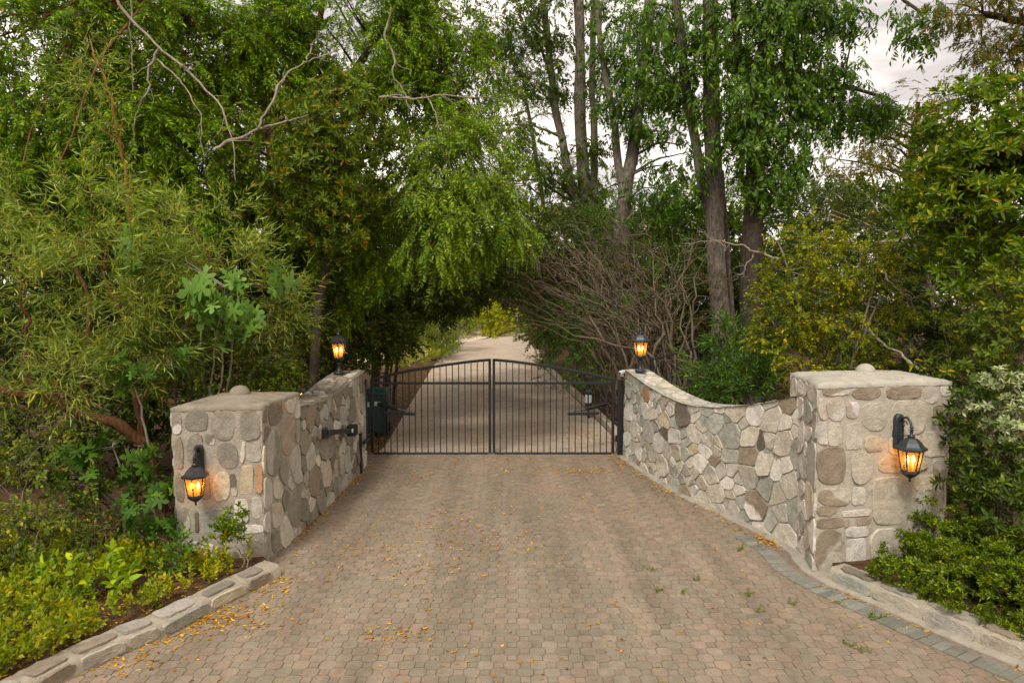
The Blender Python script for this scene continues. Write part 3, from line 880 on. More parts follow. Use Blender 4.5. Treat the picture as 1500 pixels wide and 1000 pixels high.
p = at(442, 600, 10.6)
r_ = thing('garden_lamp', (p[0], p[1], .1), 'small dark garden lamp with dim bulb in the shade behind the darker wall', 'garden lamp')
mb = MB(); mb.tube([(p[0], p[1], .1), (p[0], p[1], 1.25)], [.02] * 2, 8); mb.build('stem', M['black_iron'], r_)
mb = MB(); mb.lathe([(.05, 1.25), (.07, 1.28), (.075, 1.44)], 12, (p[0], p[1], 0)); mb.lathe([(.10, 1.60), (.06, 1.66), (.01, 1.69)], 12, (p[0], p[1], 0))
for a in (0.6, 2.2, 3.8, 5.4): mb.bar((p[0] + .07 * math.cos(a), p[1] + .07 * math.sin(a), 1.44), (p[0] + .085 * math.cos(a), p[1] + .085 * math.sin(a), 1.60), .012)
mb.build('housing', M['black_iron'], r_)
mb = MB(); mb.lathe([(.012, 1.46), (.026, 1.50), (.022, 1.54), (.004, 1.57)], 10, (p[0], p[1], 0), smooth=True); mb.build('bulb', M['small_glow'], r_)

c = on_ground(885, 640)
mb = MB(); a = np.linspace(0, 4 * math.pi, 50)
h_ = mb.tube([(c[0] + .55 + .30 * math.cos(q) * (1 + .02 * q), c[1] + 1.2 + .22 * math.sin(q), .17 + .012 * q + .16 * max(0, math.cos(q + 1))) for q in a], [.012] * 50, 6)
tag(mb.build('garden_hose', M['brown_hose']), 'brown garden hose looped on the ground behind the gate near the kerb', 'hose')

# iron fences on the slope behind the pale wall
def iron_fence(p0, p1, h, label, step=.11):
    p0 = np.array(p0, float); p1 = np.array(p1, float)
    root = thing('iron_fence', tuple(p0), label, 'fence')
    n = int(np.linalg.norm(p1 - p0) / step)
    for zz, nm in ((h, 'top_rail'), (.12, 'bottom_rail')):
        mb = MB(); mb.bar(p0 + (0, 0, zz), p1 + (0, 0, zz), .03); mb.build(nm, M['black_iron'], root)
    for e in (p0, p1):
        mb = MB(); mb.bar(e + (0, 0, -.4), e + (0, 0, h + .06), .06); mb.build('fence_post', M['black_iron'], root)
    for k in range(1, n):
        q = p0 + (p1 - p0) * k / n
        mb = MB(); mb.bar(q + (0, 0, .02), q + (0, 0, h - .005), .016); mb.build('picket', M['black_iron'], root)
a = at(955, 527, 14.2); b = at(1055, 500, 13.3)
iron_fence((a[0], a[1], .45), (b[0], b[1], b[2] - (a[2] - .45)), a[2] - .45, 'black iron picket fence sloping up just behind the pale wall')
a = at(1012, 478, 19.5); b = at(1052, 470, 18.6)
iron_fence((a[0], a[1], .7), (b[0] + 1.5, b[1] - .2, .95), a[2] - .7, 'far black picket fence panel half hidden beside the pale tree trunk')

# far pale garden wall and house beyond the drive
def at_xy(u, v, d):
    p = at(u, v, d); return p
p = at(690, 480, 66)
r_ = thing('garden_wall', (p[0], p[1], 0), 'low white garden wall far down the drive', 'wall')
mb = MB(); mb.box((p[0] - .5, p[1], .45), (5.0, .3, .9)); mb.build('body', M['white_wall'], r_)
mb = MB(); mb.box((p[0] - .5, p[1], .94), (5.2, .42, .08), bev=.02); mb.build('coping', M['white_wall'], r_)
p = at(742, 470, 95)
r_ = thing('house', (p[0], p[1], 0), 'pale house glimpsed at the end of the drive', 'house')
mb = MB(); mb.box((p[0], p[1] + 4, 1.7), (11, 8, 3.4)); mb.build('wall', M['white_wall'], r_)
mb = MB(); x0, y0 = p[0], p[1] + 4
mb.add([(x0 - 6, y0 - 4.6, 3.3), (x0 + 6, y0 - 4.6, 3.3), (x0 + 6, y0 + 4.6, 3.3), (x0 - 6, y0 + 4.6, 3.3), (x0 - 4, y0, 5), (x0 + 4, y0, 5)], [(0, 1, 5, 4), (1, 2, 5), (2, 3, 4, 5), (3, 0, 4), (0, 3, 2, 1)], 0, lin('8a8580')); mb.build('roof', M['concrete'], r_)
for dx in (-3, 0, 3):
    mb = MB(); mb.box((p[0] + dx, p[1] - .02, 1.8), (1.2, .1, 1.3)); mb.build('window', M['rubber'], r_)
# ------------------------------------------------------------------ foliage
def leafmat(name, stops, hue=None, trans=.35, rough=.5, spec=.35, hscale=.8, twarm=1.0):
    t = NT(name)
    t.obj()
    rnd = t._g.outputs['Random Per Island']
    def sat(h, k=1.2, g=.95):
        x = np.array(lin(h)); m = x @ (.3, .59, .11)
        return tuple(float(q) for q in np.clip((m + (x - m) * k) * g, .004, 1))
    c = t.ramp(rnd, [(p, sat(h)) for p, h in stops])
    if hue:
        f = t.ramp(t.noise(hscale, 3, .6), [(.45, (0,) * 3), (.68, (hue[1],) * 3)])
        c = t.mix(f, c, sat(hue[0]))
    mm = t.n('ShaderNodeMath', operation='MULTIPLY'); mm.inputs[1].default_value = 17.31; t.l(rnd, mm.inputs[0])
    fr = t.n('ShaderNodeMath', operation='FRACT'); t.l(mm.outputs[0], fr.inputs[0])
    c = t.mix(1.0, c, t.ramp(fr.outputs[0], [(0, (.62, .64, .60)), (.6, (1.0,) * 3), (1, (1.38, 1.34, 1.2))]), 'MULTIPLY')
    p = t.pbr(c, rough, spec * .45)
    tl = t.n('ShaderNodeBsdfTranslucent')
    t.l(t.mix(1.0, c, (1.25 * twarm, 1.3, .55), 'MULTIPLY'), tl.inputs['Color'])
    mx = t.n('ShaderNodeMixShader'); mx.inputs[0].default_value = trans
    t.l(p.outputs[0], mx.inputs[1]); t.l(tl.outputs[0], mx.inputs[2])
    M[name] = t.done(mx)

leafmat('pepper', [(0, '4d6420'), (.4, '62802a'), (.75, '7a9634'), (.93, '94a63c'), (1, 'a8963c')], ('86a438', .5))
leafmat('pepper_bright', [(0, '526c2c'), (.4, '6a8638'), (.8, '829a44'), (1, 'a2a84c')], ('93a648', .5))
leafmat('glossy', [(0, '526430'), (.5, '6b7f3c'), (.88, '889846'), (.96, 'a08a36'), (1, 'b8762c')], ('6b7c34', .4), rough=.38, spec=.5)
leafmat('willow', [(0, '5f7038'), (.35, '82974f'), (.7, 'a6b474'), (.92, 'aeb25a'), (1, 'c0a450')], ('839640', .5))
leafmat('small_green', [(0, '4b5c2a'), (.5, '63743a'), (.85, '84904c'), (1, 'b39a44')], ('7d8a3c', .4))
leafmat('understory', [(0, '38451f'), (.5, '4a5a2c'), (.85, '64703c'), (1, '8a7a3c')], None, trans=.2)
leafmat('fig', [(0, '3f5a28'), (.5, '4c6a2e'), (1, '64803c')], None, rough=.55, trans=.2)
leafmat('fig_sunlit', [(0, '5c7a3c'), (.5, '6f8e4a'), (1, '88a264')], None, rough=.55, trans=.2)  # lighter copy of fig: sunlight on the upper leaves put into their colour
leafmat('tall', [(0, '33471f'), (.5, '445a27'), (.85, '5d7031'), (1, '7d8236')], ('6c7a2e', .4), trans=.4)
leafmat('vine_leaf', [(0, '3a5420'), (.5, '4a6926'), (.85, '64822e'), (1, '86983a')], ('5a7428', .4), trans=.3, rough=.4, spec=.5)
leafmat('yellowish', [(0, '5f7030'), (.4, '7f8c36'), (.72, 'a3a63e'), (.92, 'c7b63e'), (1, 'd6a234')], ('546c2c', .8), hscale=1.6)
leafmat('rosette', [(0, '4b6228'), (.5, '667d34'), (.85, '86963e'), (.97, 'a8a444'), (1, 'c4922e')], ('54702c', .4), rough=.4, spec=.5)
leafmat('dark_shrub', [(0, '35451f'), (.5, '475a2a'), (.9, '5f7036'), (1, '85883e')], None, trans=.25, rough=.42, spec=.45)
leafmat('variegated', [(0, '6f7f56'), (.4, '98a27a'), (.75, 'bcc3a0'), (1, 'd5d8bd')], None, trans=.3)
leafmat('hedge', [(0, '45581c'), (.45, '5f7222'), (.8, '82902a'), (1, 'a0a036')], ('48662a', .4), trans=.3, rough=.4, spec=.5, hscale=2.5)
leafmat('oleander', [(0, '3c5a2a'), (.5, '507036'), (.9, '6b8744'), (1, '9a9a4c')], None, trans=.25)
leafmat('weedy', [(0, '70802a'), (.4, '8b9430'), (.75, 'a8a43a'), (.92, 'bfae40'), (1, 'b98f3c')], ('5d7a30', .8), hscale=1.5)
leafmat('bright_herb', [(0, '6f8a36'), (.5, '8ba344'), (1, 'b0b850')], None)
leafmat('dull_brown', [(0, '4c3f2a'), (.4, '63502f'), (.7, '5a5a30'), (1, '8a6a36')], None, trans=.2)
leafmat('reddish', [(0, '4c5626'), (.5, '646c2c'), (.8, '70702e'), (.93, '8a6530'), (1, 'b06a3a')], None, trans=.5)  # red-brown leaves; on the fine leaved far tree the orange paints in backlight
leafmat('far_green', [(0, '5d6c34'), (.5, '7a8840'), (1, 'a2a552')], ('6a7a3c', .4), trans=.35)
leafmat('far_yellow', [(0, '8d9638'), (.5, 'aab042'), (1, 'c8c454')], None, trans=.35)
leafmat('grey_herb', [(0, '7d8560'), (.5, '979d74'), (1, 'b4b588')], None)
leafmat('litter', [(0, '7a5230'), (.3, 'a37a3a'), (.6, 'c89c46'), (.85, 'd9b664'), (1, '8f5632')], None, trans=.15, rough=.7, spec=.2)
leafmat('flower', [(0, 'e8e0c8'), (1, 'f5efe0')], None, trans=.3)

LEAF4 = (np.array([(0, 0, 0), (.42, .5, .05), (1, 0, -.10), (.42, -.5, .05)]), [(0, 1, 2, 3)])
LEAF6 = (np.array([(0, 0, 0), (.28, .46, .05), (.66, .40, .02), (1, 0, -.12), (.66, -.40, .02), (.28, -.46, .05)]), [(0, 1, 2, 3), (0, 3, 4, 5)])
def fig_leaf():
    out = [(0, 0), (.08, .14), (-.05, .34), (.06, .46), (.24, .30), (.34, .13), (.42, .46), (.58, .60), (.64, .46), (.54, .15), (.62, .10), (.78, .19), (.93, .11), (1.0, 0)]
    pts = out + [(x, -y) for x, y in out[-2:0:-1]]
    P = np.array([(x, y, -.12 * x * x - .25 * y * y) for x, y in pts] + [(.40, 0, .03)])
    n = len(pts)
    return P, [(k, (k + 1) % n, n) for k in range(n)]
LEAFFIG = fig_leaf()

def nz(a): return a / (np.linalg.norm(a, axis=-1, keepdims=True) + 1e-9)
def tmpl(kind, rng):
    """leaves of one spray: base, axis, normal, length, width (spray of unit length along +x)"""
    B = []; A = []; N = []; L = []; Wd = []
    def put(b, a, n, l, w): B.append(b); A.append(a); N.append(n); L.append(l); Wd.append(w)
    if kind in ('pinnate', 'ash', 'fine'):
        n, l, w, sp = {'pinnate': (7, .22, .072, 60), 'ash': (4, .46, .155, 58), 'fine': (6, .30, .11, 55)}[kind]
        t0 = .12 if kind == 'pinnate' else .30
        for i in range(n):
            t = t0 + (1 - t0) * i / n
            for s in (-1, 1):
                a = math.radians(sp + rng.normal(0, 9)); dr = -.25 - .3 * rng.random() - (.5 if kind == 'ash' else 0)
                put((t, 0, -.22 * t * t), (math.cos(a), s * math.sin(a), dr), (.1, .2 * s, 1), l * rng.uniform(.8, 1.1) * (1 - .3 * abs(t - .5)), w * rng.uniform(.85, 1.15))
        put((1, 0, -.22), (1, 0, -.5), (0, 0, 1), l * 1.1, w)
    elif kind in ('willow', 'oleander'):
        n, l, w = (14, .33, .034) if kind == 'willow' else (12, .42, .075)
        for i in range(n):
            t = .08 + .92 * i / n; a = 2.4 * i + rng.normal(0, .3); sp = math.radians(rng.uniform(38, 80) * (1 - .35 * t))
            put((t, 0, 0), (math.cos(sp), math.sin(sp) * math.cos(a), math.sin(sp) * math.sin(a) - .05), (-.6, math.cos(a) * .5, math.sin(a) * .5 + .5), l * rng.uniform(.7, 1.1), w * rng.uniform(.8, 1.2))
    elif kind == 'rosette':
        for i in range(10):
            a = 2.4 * i + rng.normal(0, .2); sp = math.radians(rng.uniform(50, 88) if i < 7 else rng.uniform(20, 45))
            put((.82 + .02 * i, 0, 0), (math.cos(sp), math.sin(sp) * math.cos(a), math.sin(sp) * math.sin(a)), (1, -.3 * math.cos(a), -.3 * math.sin(a)), (.62 if i < 7 else .45) * rng.uniform(.8, 1.1), .19 * rng.uniform(.85, 1.1))
        for i in range(3):
            a = 2.4 * i + 1; sp = 1.0
            put((.3 + .15 * i, 0, 0), (math.cos(sp), math.sin(sp) * math.cos(a), math.sin(sp) * math.sin(a)), (1, 0, .3), .5, .17)
    elif kind in ('alt', 'small'):
        n, l, w = (13, .36, .125) if kind == 'alt' else (16, .24, .115)
        for i in range(n):
            t = .1 + .9 * i / n; a = 2.4 * i + rng.normal(0, .3); sp = math.radians(rng.uniform(45, 75) * (1 - .4 * t))
            put((t, 0, 0), (math.cos(sp), math.sin(sp) * math.cos(a), math.sin(sp) * math.sin(a)), (.5, .2 * math.cos(a), .8 + .2 * math.sin(a)), l * rng.uniform(.7, 1.1), w * rng.uniform(.85, 1.15))
    elif kind == 'fig':
        for i in range(4):
            a = 2.0 * i + rng.normal(0, .3); sp = math.radians(rng.uniform(55, 85))
            put((.5 + .15 * i, 0, 0), (math.cos(sp), math.sin(sp) * math.cos(a), math.sin(sp) * math.sin(a) - .2), (1, 0, .4), .62 * rng.uniform(.75, 1.1), .62)
    elif kind == 'herb':
        for i in range(7):
            t = .35 + .65 * i / 7; a = 2.4 * i; sp = math.radians(rng.uniform(50, 80) * (1 - .3 * t))
            put((t, 0, 0), (math.cos(sp), math.sin(sp) * math.cos(a), math.sin(sp) * math.sin(a)), (1, 0, .3), .42 * rng.uniform(.8, 1.1), .20)
    return [np.array(x, float) for x in (B, A, N, L, Wd)]

def sprays_mesh(kind, pos, axis, up, scale, rng, twig_r=.004, shape=None, twig_len=1.0, lscale=1.0):
    """returns verts, quads/tris face list arrays for leaves and twigs"""
    shape = shape or {'fig': LEAFFIG, 'rosette': LEAF6, 'alt': LEAF6, 'herb': LEAF6}.get(kind, LEAF4)
    SV, SF = shape
    nv = len(SV); fl = len(SF[0])
    X = nz(axis); Y = nz(np.cross(up, X)); Z = np.cross(X, Y)
    Fm = np.stack([X, Y, Z], -1)                       # S,3,3
    Vv = []; Ff = []; base = 0
    nvar = 6
    var = rng.integers(0, nvar, len(pos))
    for k in range(nvar):
        B, A, N, L, Wd = tmpl(kind, rng)
        ii = np.where(var == k)[0]
        if not len(ii): continue
        S, nl = len(ii), len(B)
        A2 = nz(nz(A)[None] + rng.normal(0, .16, (S, nl, 3)))
        N2 = np.broadcast_to(N, (S, nl, 3)) + rng.normal(0, .25, (S, nl, 3))
        Y2 = nz(np.cross(N2, A2)); Z2 = np.cross(A2, Y2)
        l = (L[None] * rng.uniform(.8, 1.15, (S, nl)) * lscale)[..., None, None]; w = (Wd[None] * rng.uniform(.85, 1.15, (S, nl)) * lscale)[..., None, None]
        if kind == 'fig': w = l
        loc = B[None, :, None, :] + A2[:, :, None, :] * SV[None, None, :, :1] * l + Y2[:, :, None, :] * SV[None, None, :, 1:2] * w + Z2[:, :, None, :] * SV[None, None, :, 2:3] * l
        loc = loc.reshape(S, nl * nv, 3) * scale[ii][:, None, None]
        wv = np.einsum('sij,svj->svi', Fm[ii], loc) + pos[ii][:, None, :]
        Vv.append(wv.reshape(-1, 3))
        fidx = np.array(SF)[None] + (np.arange(S * nl) * nv)[:, None, None] + base
        Ff.append(fidx.reshape(-1, fl)); base += S * nl * nv
    leaves = np.concatenate(Ff); V = np.concatenate(Vv)
    # twigs: three sided tapered prisms
    S = len(pos)
    ang = np.array([0, 2.1, 4.2])
    ring = np.stack([np.zeros(3), np.cos(ang), np.sin(ang)], 1)
    st = np.einsum('sij,vj->svi', Fm, ring) * twig_r
    sag = (-.22 if kind in ('pinnate', 'ash', 'fine') else 0)
    p0 = pos[:, None, :] + st - X[:, None, :] * (.25 * scale)[:, None, None]
    p1 = pos[:, None, :] + st * .4 + ((X + Z * sag) * (scale * twig_len)[:, None])[:, None, :]
    TV = np.concatenate([p0, p1], 1).reshape(-1, 3)
    tf = np.array([(0, 1, 4, 3), (1, 2, 5, 4), (2, 0, 3, 5)])[None] + (np.arange(S) * 6)[:, None, None] + len(V)
    return np.concatenate([V, TV]), leaves, tf.reshape(-1, 4)

def np_mesh(name, V, groups, mats, parent=None):
    """groups: list of (face array, material index)"""
    if parent is not None: V = V - np.array(ROOTLOC[parent.name])
    me = bpy.data.meshes.new(name)
    me.vertices.add(len(V)); me.vertices.foreach_set('co', V.astype(np.float32).ravel())
    loops = np.concatenate([f.ravel() for f, _ in groups]); tot = np.concatenate([np.full(len(f), f.shape[1]) for f, _ in groups])
    me.loops.add(len(loops)); me.loops.foreach_set('vertex_index', loops.astype(np.int32))
    me.polygons.add(len(tot)); me.polygons.foreach_set('loop_start', np.concatenate([[0], np.cumsum(tot)[:-1]]).astype(np.int32))
    me.polygons.foreach_set('material_index', np.concatenate([np.full(len(f), m) for f, m in groups]).astype(np.int32))
    for m in mats: me.materials.append(m)
    me.update(calc_edges=True)
    return link(name, me, parent)

def ell_world(e):
    if len(e) == 2: return np.array(e[0], float), np.array(e[1], float)
    u, v, d, ru, rv, rd = e
    return at(u, v, d), np.array([ru * d / 1000, rd, rv * d / 1000])

def sphere_dirs(n, rng):
    return nz(rng.normal(size=(n, 3)))

def foliage_points(ells, dens, rng, clump=.32, flat=.65, size=.3, droop=.3, out=.6, jit=.5, fill=.55, per=9, floor=.15, back=.45):
    P = []; A = []; C = []
    for e in ells:
        c, r = ell_world(e)
        area = math.pi * (r[0] * r[2])
        n = max(3, int(area * dens / per))
        d = sphere_dirs(n * 2, rng)
        keep = (d[:, 1] < .25) | (rng.random(len(d)) < back)
        d = d[keep][:n]; n = len(d)
        rad = rng.uniform(fill, 1.0, n)[:, None] ** .7 * (1 + .12 * rng.normal(size=(n, 1)))
        cc = c + d * r * rad
        cc = cc[cc[:, 2] > floor]; d = d[:len(cc)] if len(cc) == n else nz((cc - c) / r)
        C.append(cc)
        k = max(1, per)
        dd = sphere_dirs(len(cc) * k, rng) * np.array([1, 1, flat])
        csz = np.repeat(clump * rng.uniform(.6, 1.4, len(cc)), k)[:, None]
        p = np.repeat(cc, k, 0) + dd * csz * rng.uniform(.2, 1, (len(dd), 1))
        a = nz(np.repeat(d, k, 0) * out + dd * .6 + rng.normal(0, jit, p.shape) * .5) + np.array([0, 0, -droop])
        ok = p[:, 2] > floor
        P.append(p[ok]); A.append(nz(a[ok]))
    return np.concatenate(P), np.concatenate(A), np.concatenate(C)

def up_vec(axis, rng, j=.35):
    u = np.tile([0, 0, 1.0], (len(axis), 1)) + rng.normal(0, j, axis.shape)
    u[np.abs(axis[:, 2]) > .93] += (.3, -1, 0)
    return u

def crown(name, parent, ells, kind, mat, twig, dens, size, seed, shape=None, lscale=1.0, twig_r=.004, **kw):
    rng = np.random.default_rng(seed)
    P, A, C = foliage_points(ells, dens, rng, size=size, **kw)
    sc = size * rng.uniform(.7, 1.25, len(P))
    V, lf, tf = sprays_mesh(kind, P, A, up_vec(A, rng), sc, rng, twig_r, shape, lscale=lscale)
    o = np_mesh(name, V, [(lf, 0), (tf, 1)], [M[mat], M[twig]], parent)
    return o, C

def px_path(pts): return np.array([at(u, v, d) for u, v, d in pts])
def wiggle(path, rng, amp, n=14):
    t = np.linspace(0, 1, len(path)); tt = np.linspace(0, 1, n)
    Q = np.stack([np.interp(tt, t, path[:, k]) for k in range(3)], 1)
    kern = np.array([.25, .5, .25])
    for _ in range(2):
        E = np.concatenate([2 * Q[:1] - Q[1:2], Q, 2 * Q[-1:] - Q[-2:-1]])
        Q = np.stack([np.convolve(E[:, c], kern, 'valid') for c in range(3)], 1)
    w = np.cumsum(rng.normal(0, 1, (n, 3)), 0); w -= np.linspace(0, 1, n)[:, None] * w[-1]
    return Q + w * amp * .35

def stem_mesh(name, parent, paths, mat, seed, limbs_to=None, limb_r=.03, nlimb=24, amp=.05, sides=8):
    """paths: list of (pixel path, r0, r1); limbs reach out to crown clumps"""
    rng = np.random.default_rng(seed)
    mb = MB(); allp = []; allr = []
    for pts, r0, r1 in paths:
        P = wiggle(px_path(pts) if len(pts[0]) == 3 else np.array(pts), rng, amp, 18)
        r = np.linspace(1, 0, len(P)) ** .8 * (r0 - r1) + r1
        r = r * (1 + .06 * rng.normal(size=len(P))); r[0] = r0 * 1.25
        mb.tube(P, r, sides); allp.append(P); allr.append(r)
    Q = np.concatenate(allp); QR = np.concatenate(allr)
    if limbs_to is not None and len(limbs_to):
        idx = rng.choice(len(limbs_to), min(nlimb, len(limbs_to)), replace=False)
        for c in limbs_to[idx]:
            dv = Q - c; cost = np.linalg.norm(dv * (1, 1, .6), axis=1) + np.where(Q[:, 2] > c[2] - .1, .8, 0)
            j = np.argmin(cost); a = Q[j]
            L = np.linalg.norm(c - a)
            m = (a + c) / 2 + np.array([0, 0, .12 * L]) + rng.normal(0, .06 * L, 3)
            P = wiggle(np.array([a, m, c]), rng, .03 * L, 8)
            rr = min(limb_r, QR[j] * .6) * min(1, .5 + L * .3)
            mb.tube(P, np.linspace(rr, rr * .25, 8), 5)
    return mb.build(name, mat if not isinstance(mat, str) else M[mat], parent)

def tree(name, label, cat, ells, kind, mat, bk, dens, size, seed, stems, group=None, limb_r=.04, nlimb=24, amp=.06, trunk='trunk', crown_name='crown', twig='twig', **kw):
    base = px_path(stems[0][0][:1])[0] if len(stems[0][0][0]) == 3 else np.array(stems[0][0][0])
    root = thing(name, (base[0], base[1], 0), label, cat, group)
    o, C = crown(crown_name, root, ells, kind, mat, twig, dens, size, seed, **kw)
    stem_mesh(trunk, root, stems, bk, seed + 1, C, limb_r, nlimb, amp)
    return root, C

def gbase(u, v, d, z=0.0):
    p = at(u, v, d); return (u, 437 + (3.05 - z) * 1000 / d, d)

def bare(parent, name, pts, r0, r1, mat, seed, subs=()):
    rng = np.random.default_rng(seed + 900); mb = MB()
    for path, a, b in [(pts, r0, r1)] + list(subs):
        P = wiggle(px_path(path), rng, .04, 26)
        r = np.linspace(a, b, 26) * (1 + .10 * rng.normal(size=26)); r[-1] = b * .4
        mb.tube(P, r, 7)
        for _ in range(6):
            j = rng.integers(5, 26); T = P[j] - P[j - 3]; L = rng.uniform(.15, .55) * (.4 + a / .03 * .6)
            e = P[j] + nz(nz(T) + rng.normal(0, .6, 3)) * L
            mb.tube(wiggle(np.array([P[j], (P[j] + e) / 2 + rng.normal(0, .03, 3), e]), rng, .04, 7), np.linspace(r[j] * .45, .002, 7), 5)
    return mb.build(name, M[mat], parent)
# ------------------------------------------------------------------ trees at the left
TA, _ = tree('pepper_tree', 'large dark feathery tree with an orange brown trunk filling the top left corner', 'tree',
     [(60, 110, 11.5, 130, 170, 1.1), (215, 80, 12.3, 120, 120, 1.1), (60, 280, 10.8, 120, 60, .8), (285, 260, 12.2, 95, 110, .9), (180, 200, 11.6, 110, 80, .8), (330, 60, 13, 100, 80, 1.0), (230, 320, 11.5, 110, 45, .7), (400, 90, 13.4, 60, 110, .9)],
     'pinnate', 'pepper', 'bark_brown', 210, .34, 101,
     [([gbase(386, 0, 13.2), (388, 420, 13.2), (392, 280, 13.2), (388, 150, 13.1), (392, 70, 13)], .16, .11), ([(390, 110, 13.1), (350, 72, 12.8), (300, 45, 12.4), (265, 20, 12.2), (220, -20, 12)], .11, .08),
      ([(388, 200, 13.1), (440, 120, 13.2), (470, 40, 13.4), (480, -30, 13.5)], .08, .04)],
     limb_r=.035, nlimb=40, droop=.55, clump=.30, flat=.8, per=11, out=.6, lscale=1.25)
bare(TA, 'bare_branch', [(160, -20, 11), (185, 20, 10.9), (230, 65, 10.8), (290, 115, 10.6), (320, 160, 10.5), (340, 210, 10.4), (345, 265, 10.3)], .026, .006, 'bark_pale', 5,
     [([(232, 68, 10.8), (215, 100, 10.8), (222, 130, 10.7), (200, 165, 10.7), (195, 205, 10.6)], .022, .006), ([(225, 85, 10.8), (270, 130, 10.7), (292, 165, 10.6), (298, 225, 10.6)], .016, .005), ([(195, -20, 11), (192, 60, 11), (195, 150, 11)], .016, .006)])
bare(TA, 'bare_branch', [(312, 221, 10.4), (345, 205, 10.4), (380, 188, 10.4), (420, 174, 10.5), (452, 168, 10.6)], .028, .010, 'bark_pale', 6,
     [([(380, 188, 10.4), (398, 155, 10.5), (420, 115, 10.7), (448, 90, 10.9), (500, 72, 11.2)], .020, .008), ([(448, 92, 10.9), (452, 75, 11), (465, 58, 11)], .012, .006)])

TB, _ = tree('weeping_tree', 'feathery green tree weeping low over the drive beyond the gate', 'tree',
     [(520, 50, 13.8, 130, 90, 1.1), (640, 60, 14.2, 80, 100, 1.0), (690, 130, 14, 55, 70, .8), (600, 150, 13.8, 70, 50, .8), (480, 330, 13.2, 70, 90, .7), (540, 370, 12.8, 70, 60, .6), (470, 420, 13, 60, 60, .7)],
     'pinnate', 'pepper', 'bark_dark', 200, .34, 111,
     [([gbase(430, 0, 14), (438, 430, 14), (447, 300, 14), (470, 190, 14), (520, 110, 14), (560, 40, 14)], .12, .06), ([(470, 190, 14), (580, 142, 13.6), (660, 140, 13.4), (700, 144, 13.2)], .05, .02)],
     limb_r=.03, nlimb=36, droop=.6, clump=.30, flat=.9, per=11, out=.6, lscale=1.25)
crown('hanging_fronds', TB, [(650, 250, 12.6, 60, 75, .6), (690, 310, 12.3, 70, 65, .6), (640, 345, 12.0, 40, 50, .5), (745, 320, 12.6, 35, 55, .5), (610, 290, 12.2, 45, 40, .5), (700, 230, 13, 50, 60, .5)],
      'pinnate', 'pepper_bright', 'twig', 260, .34, 113, droop=.9, clump=.26, flat=1.3, per=11, out=.5, back=.6, lscale=1.2)
bare(TB, 'bare_branch', [(556, 143, 12.4), (600, 142, 12.3), (640, 140, 12.3), (680, 143, 12.4), (745, 147, 12.6)], .022, .005, 'bark_pale', 7,
     [([(625, 140, 12.3), (640, 170, 12.2), (645, 205, 12.1), (660, 240, 12)], .012, .004), ([(600, 142, 12.3), (575, 138, 12.3), (556, 146, 12.3)], .014, .006)])
bare(TB, 'bare_branch', [(572, 12, 12.8), (560, 55, 12.8), (577, 80, 12.7), (572, 105, 12.6), (590, 130, 12.6), (600, 160, 12.5)], .024, .008, 'bark_pale', 8)

tree('glossy_tree', 'rounded tree of dark pointed leaves with orange flecks, left of the hanging fronds', 'tree',
     [(500, 190, 11.6, 65, 65, .7), (470, 260, 11.5, 65, 60, .7), (530, 270, 11.8, 45, 60, .6), (480, 330, 11.6, 50, 40, .5), (420, 250, 12, 40, 60, .6)],
     'rosette', 'glossy', 'bark_dark', 190, .20, 121, [([gbase(455, 0, 11.9), (465, 420, 11.9), (485, 300, 11.8), (500, 220, 11.7)], .09, .05)], limb_r=.025, droop=.15, clump=.22, per=8)

tree('hedge_tree', 'olive tree mass leaning over the drive behind the lantern on the darker wall', 'tree',
     [(685, 402, 17, 50, 30, .9), (732, 392, 17.5, 38, 30, .8), (670, 425, 20, 45, 26, 1.0), (640, 447, 21, 35, 20, 1.0), (560, 410, 16.5, 85, 70, 1.3), (620, 400, 19, 75, 55, 1.4), (520, 460, 15.2, 60, 70, 1.0), (470, 470, 14.2, 60, 75, .9), (660, 415, 23, 55, 38, 1.6), (565, 480, 17.5, 45, 45, .9), (600, 345, 18, 90, 50, 1.2)],
     'alt', 'understory', 'bark_dark', 150, .34, 131,
     [([gbase(560, 0, 18.5), (566, 500, 18.5), (590, 465, 18.5), (640, 425, 18.6)], .07, .03), ([gbase(552, 0, 17.5), (555, 500, 17.5), (575, 460, 17.4), (600, 430, 17.4)], .06, .03), ([gbase(575, 0, 19.5), (585, 500, 19.5), (620, 455, 19.6), (670, 430, 20)], .05, .02),
      ([gbase(545, 0, 17), (548, 480, 17), (540, 420, 17)], .06, .03), ([gbase(566, 0, 19), (580, 490, 19), (628, 440, 19.4)], .035, .015)],
     limb_r=.035, nlimb=30, clump=.42, per=8, droop=.2)

tree('screen_tree', 'dark evergreen backing the thin leaved shrub on the planted bank', 'tree',
     [(90, 430, 11.8, 170, 130, .8), (250, 420, 12.2, 120, 120, .8), (370, 470, 12.4, 90, 110, .7), (90, 620, 11.0, 150, 110, .7), (300, 570, 11.6, 110, 90, .7), (410, 580, 12.6, 60, 50, .6), (390, 350, 12.8, 60, 90, .7)],
     'alt', 'understory', 'bark_dark', 130, .30, 141, [([gbase(120, 0, 11.8, .1), (130, 560, 11.8), (150, 430, 11.8), (190, 330, 11.9)], .11, .05), ([gbase(330, 0, 12.2, .1), (335, 520, 12.2), (350, 420, 12.3)], .08, .04)], limb_r=.03, nlimb=30, clump=.38, per=8, back=.6)

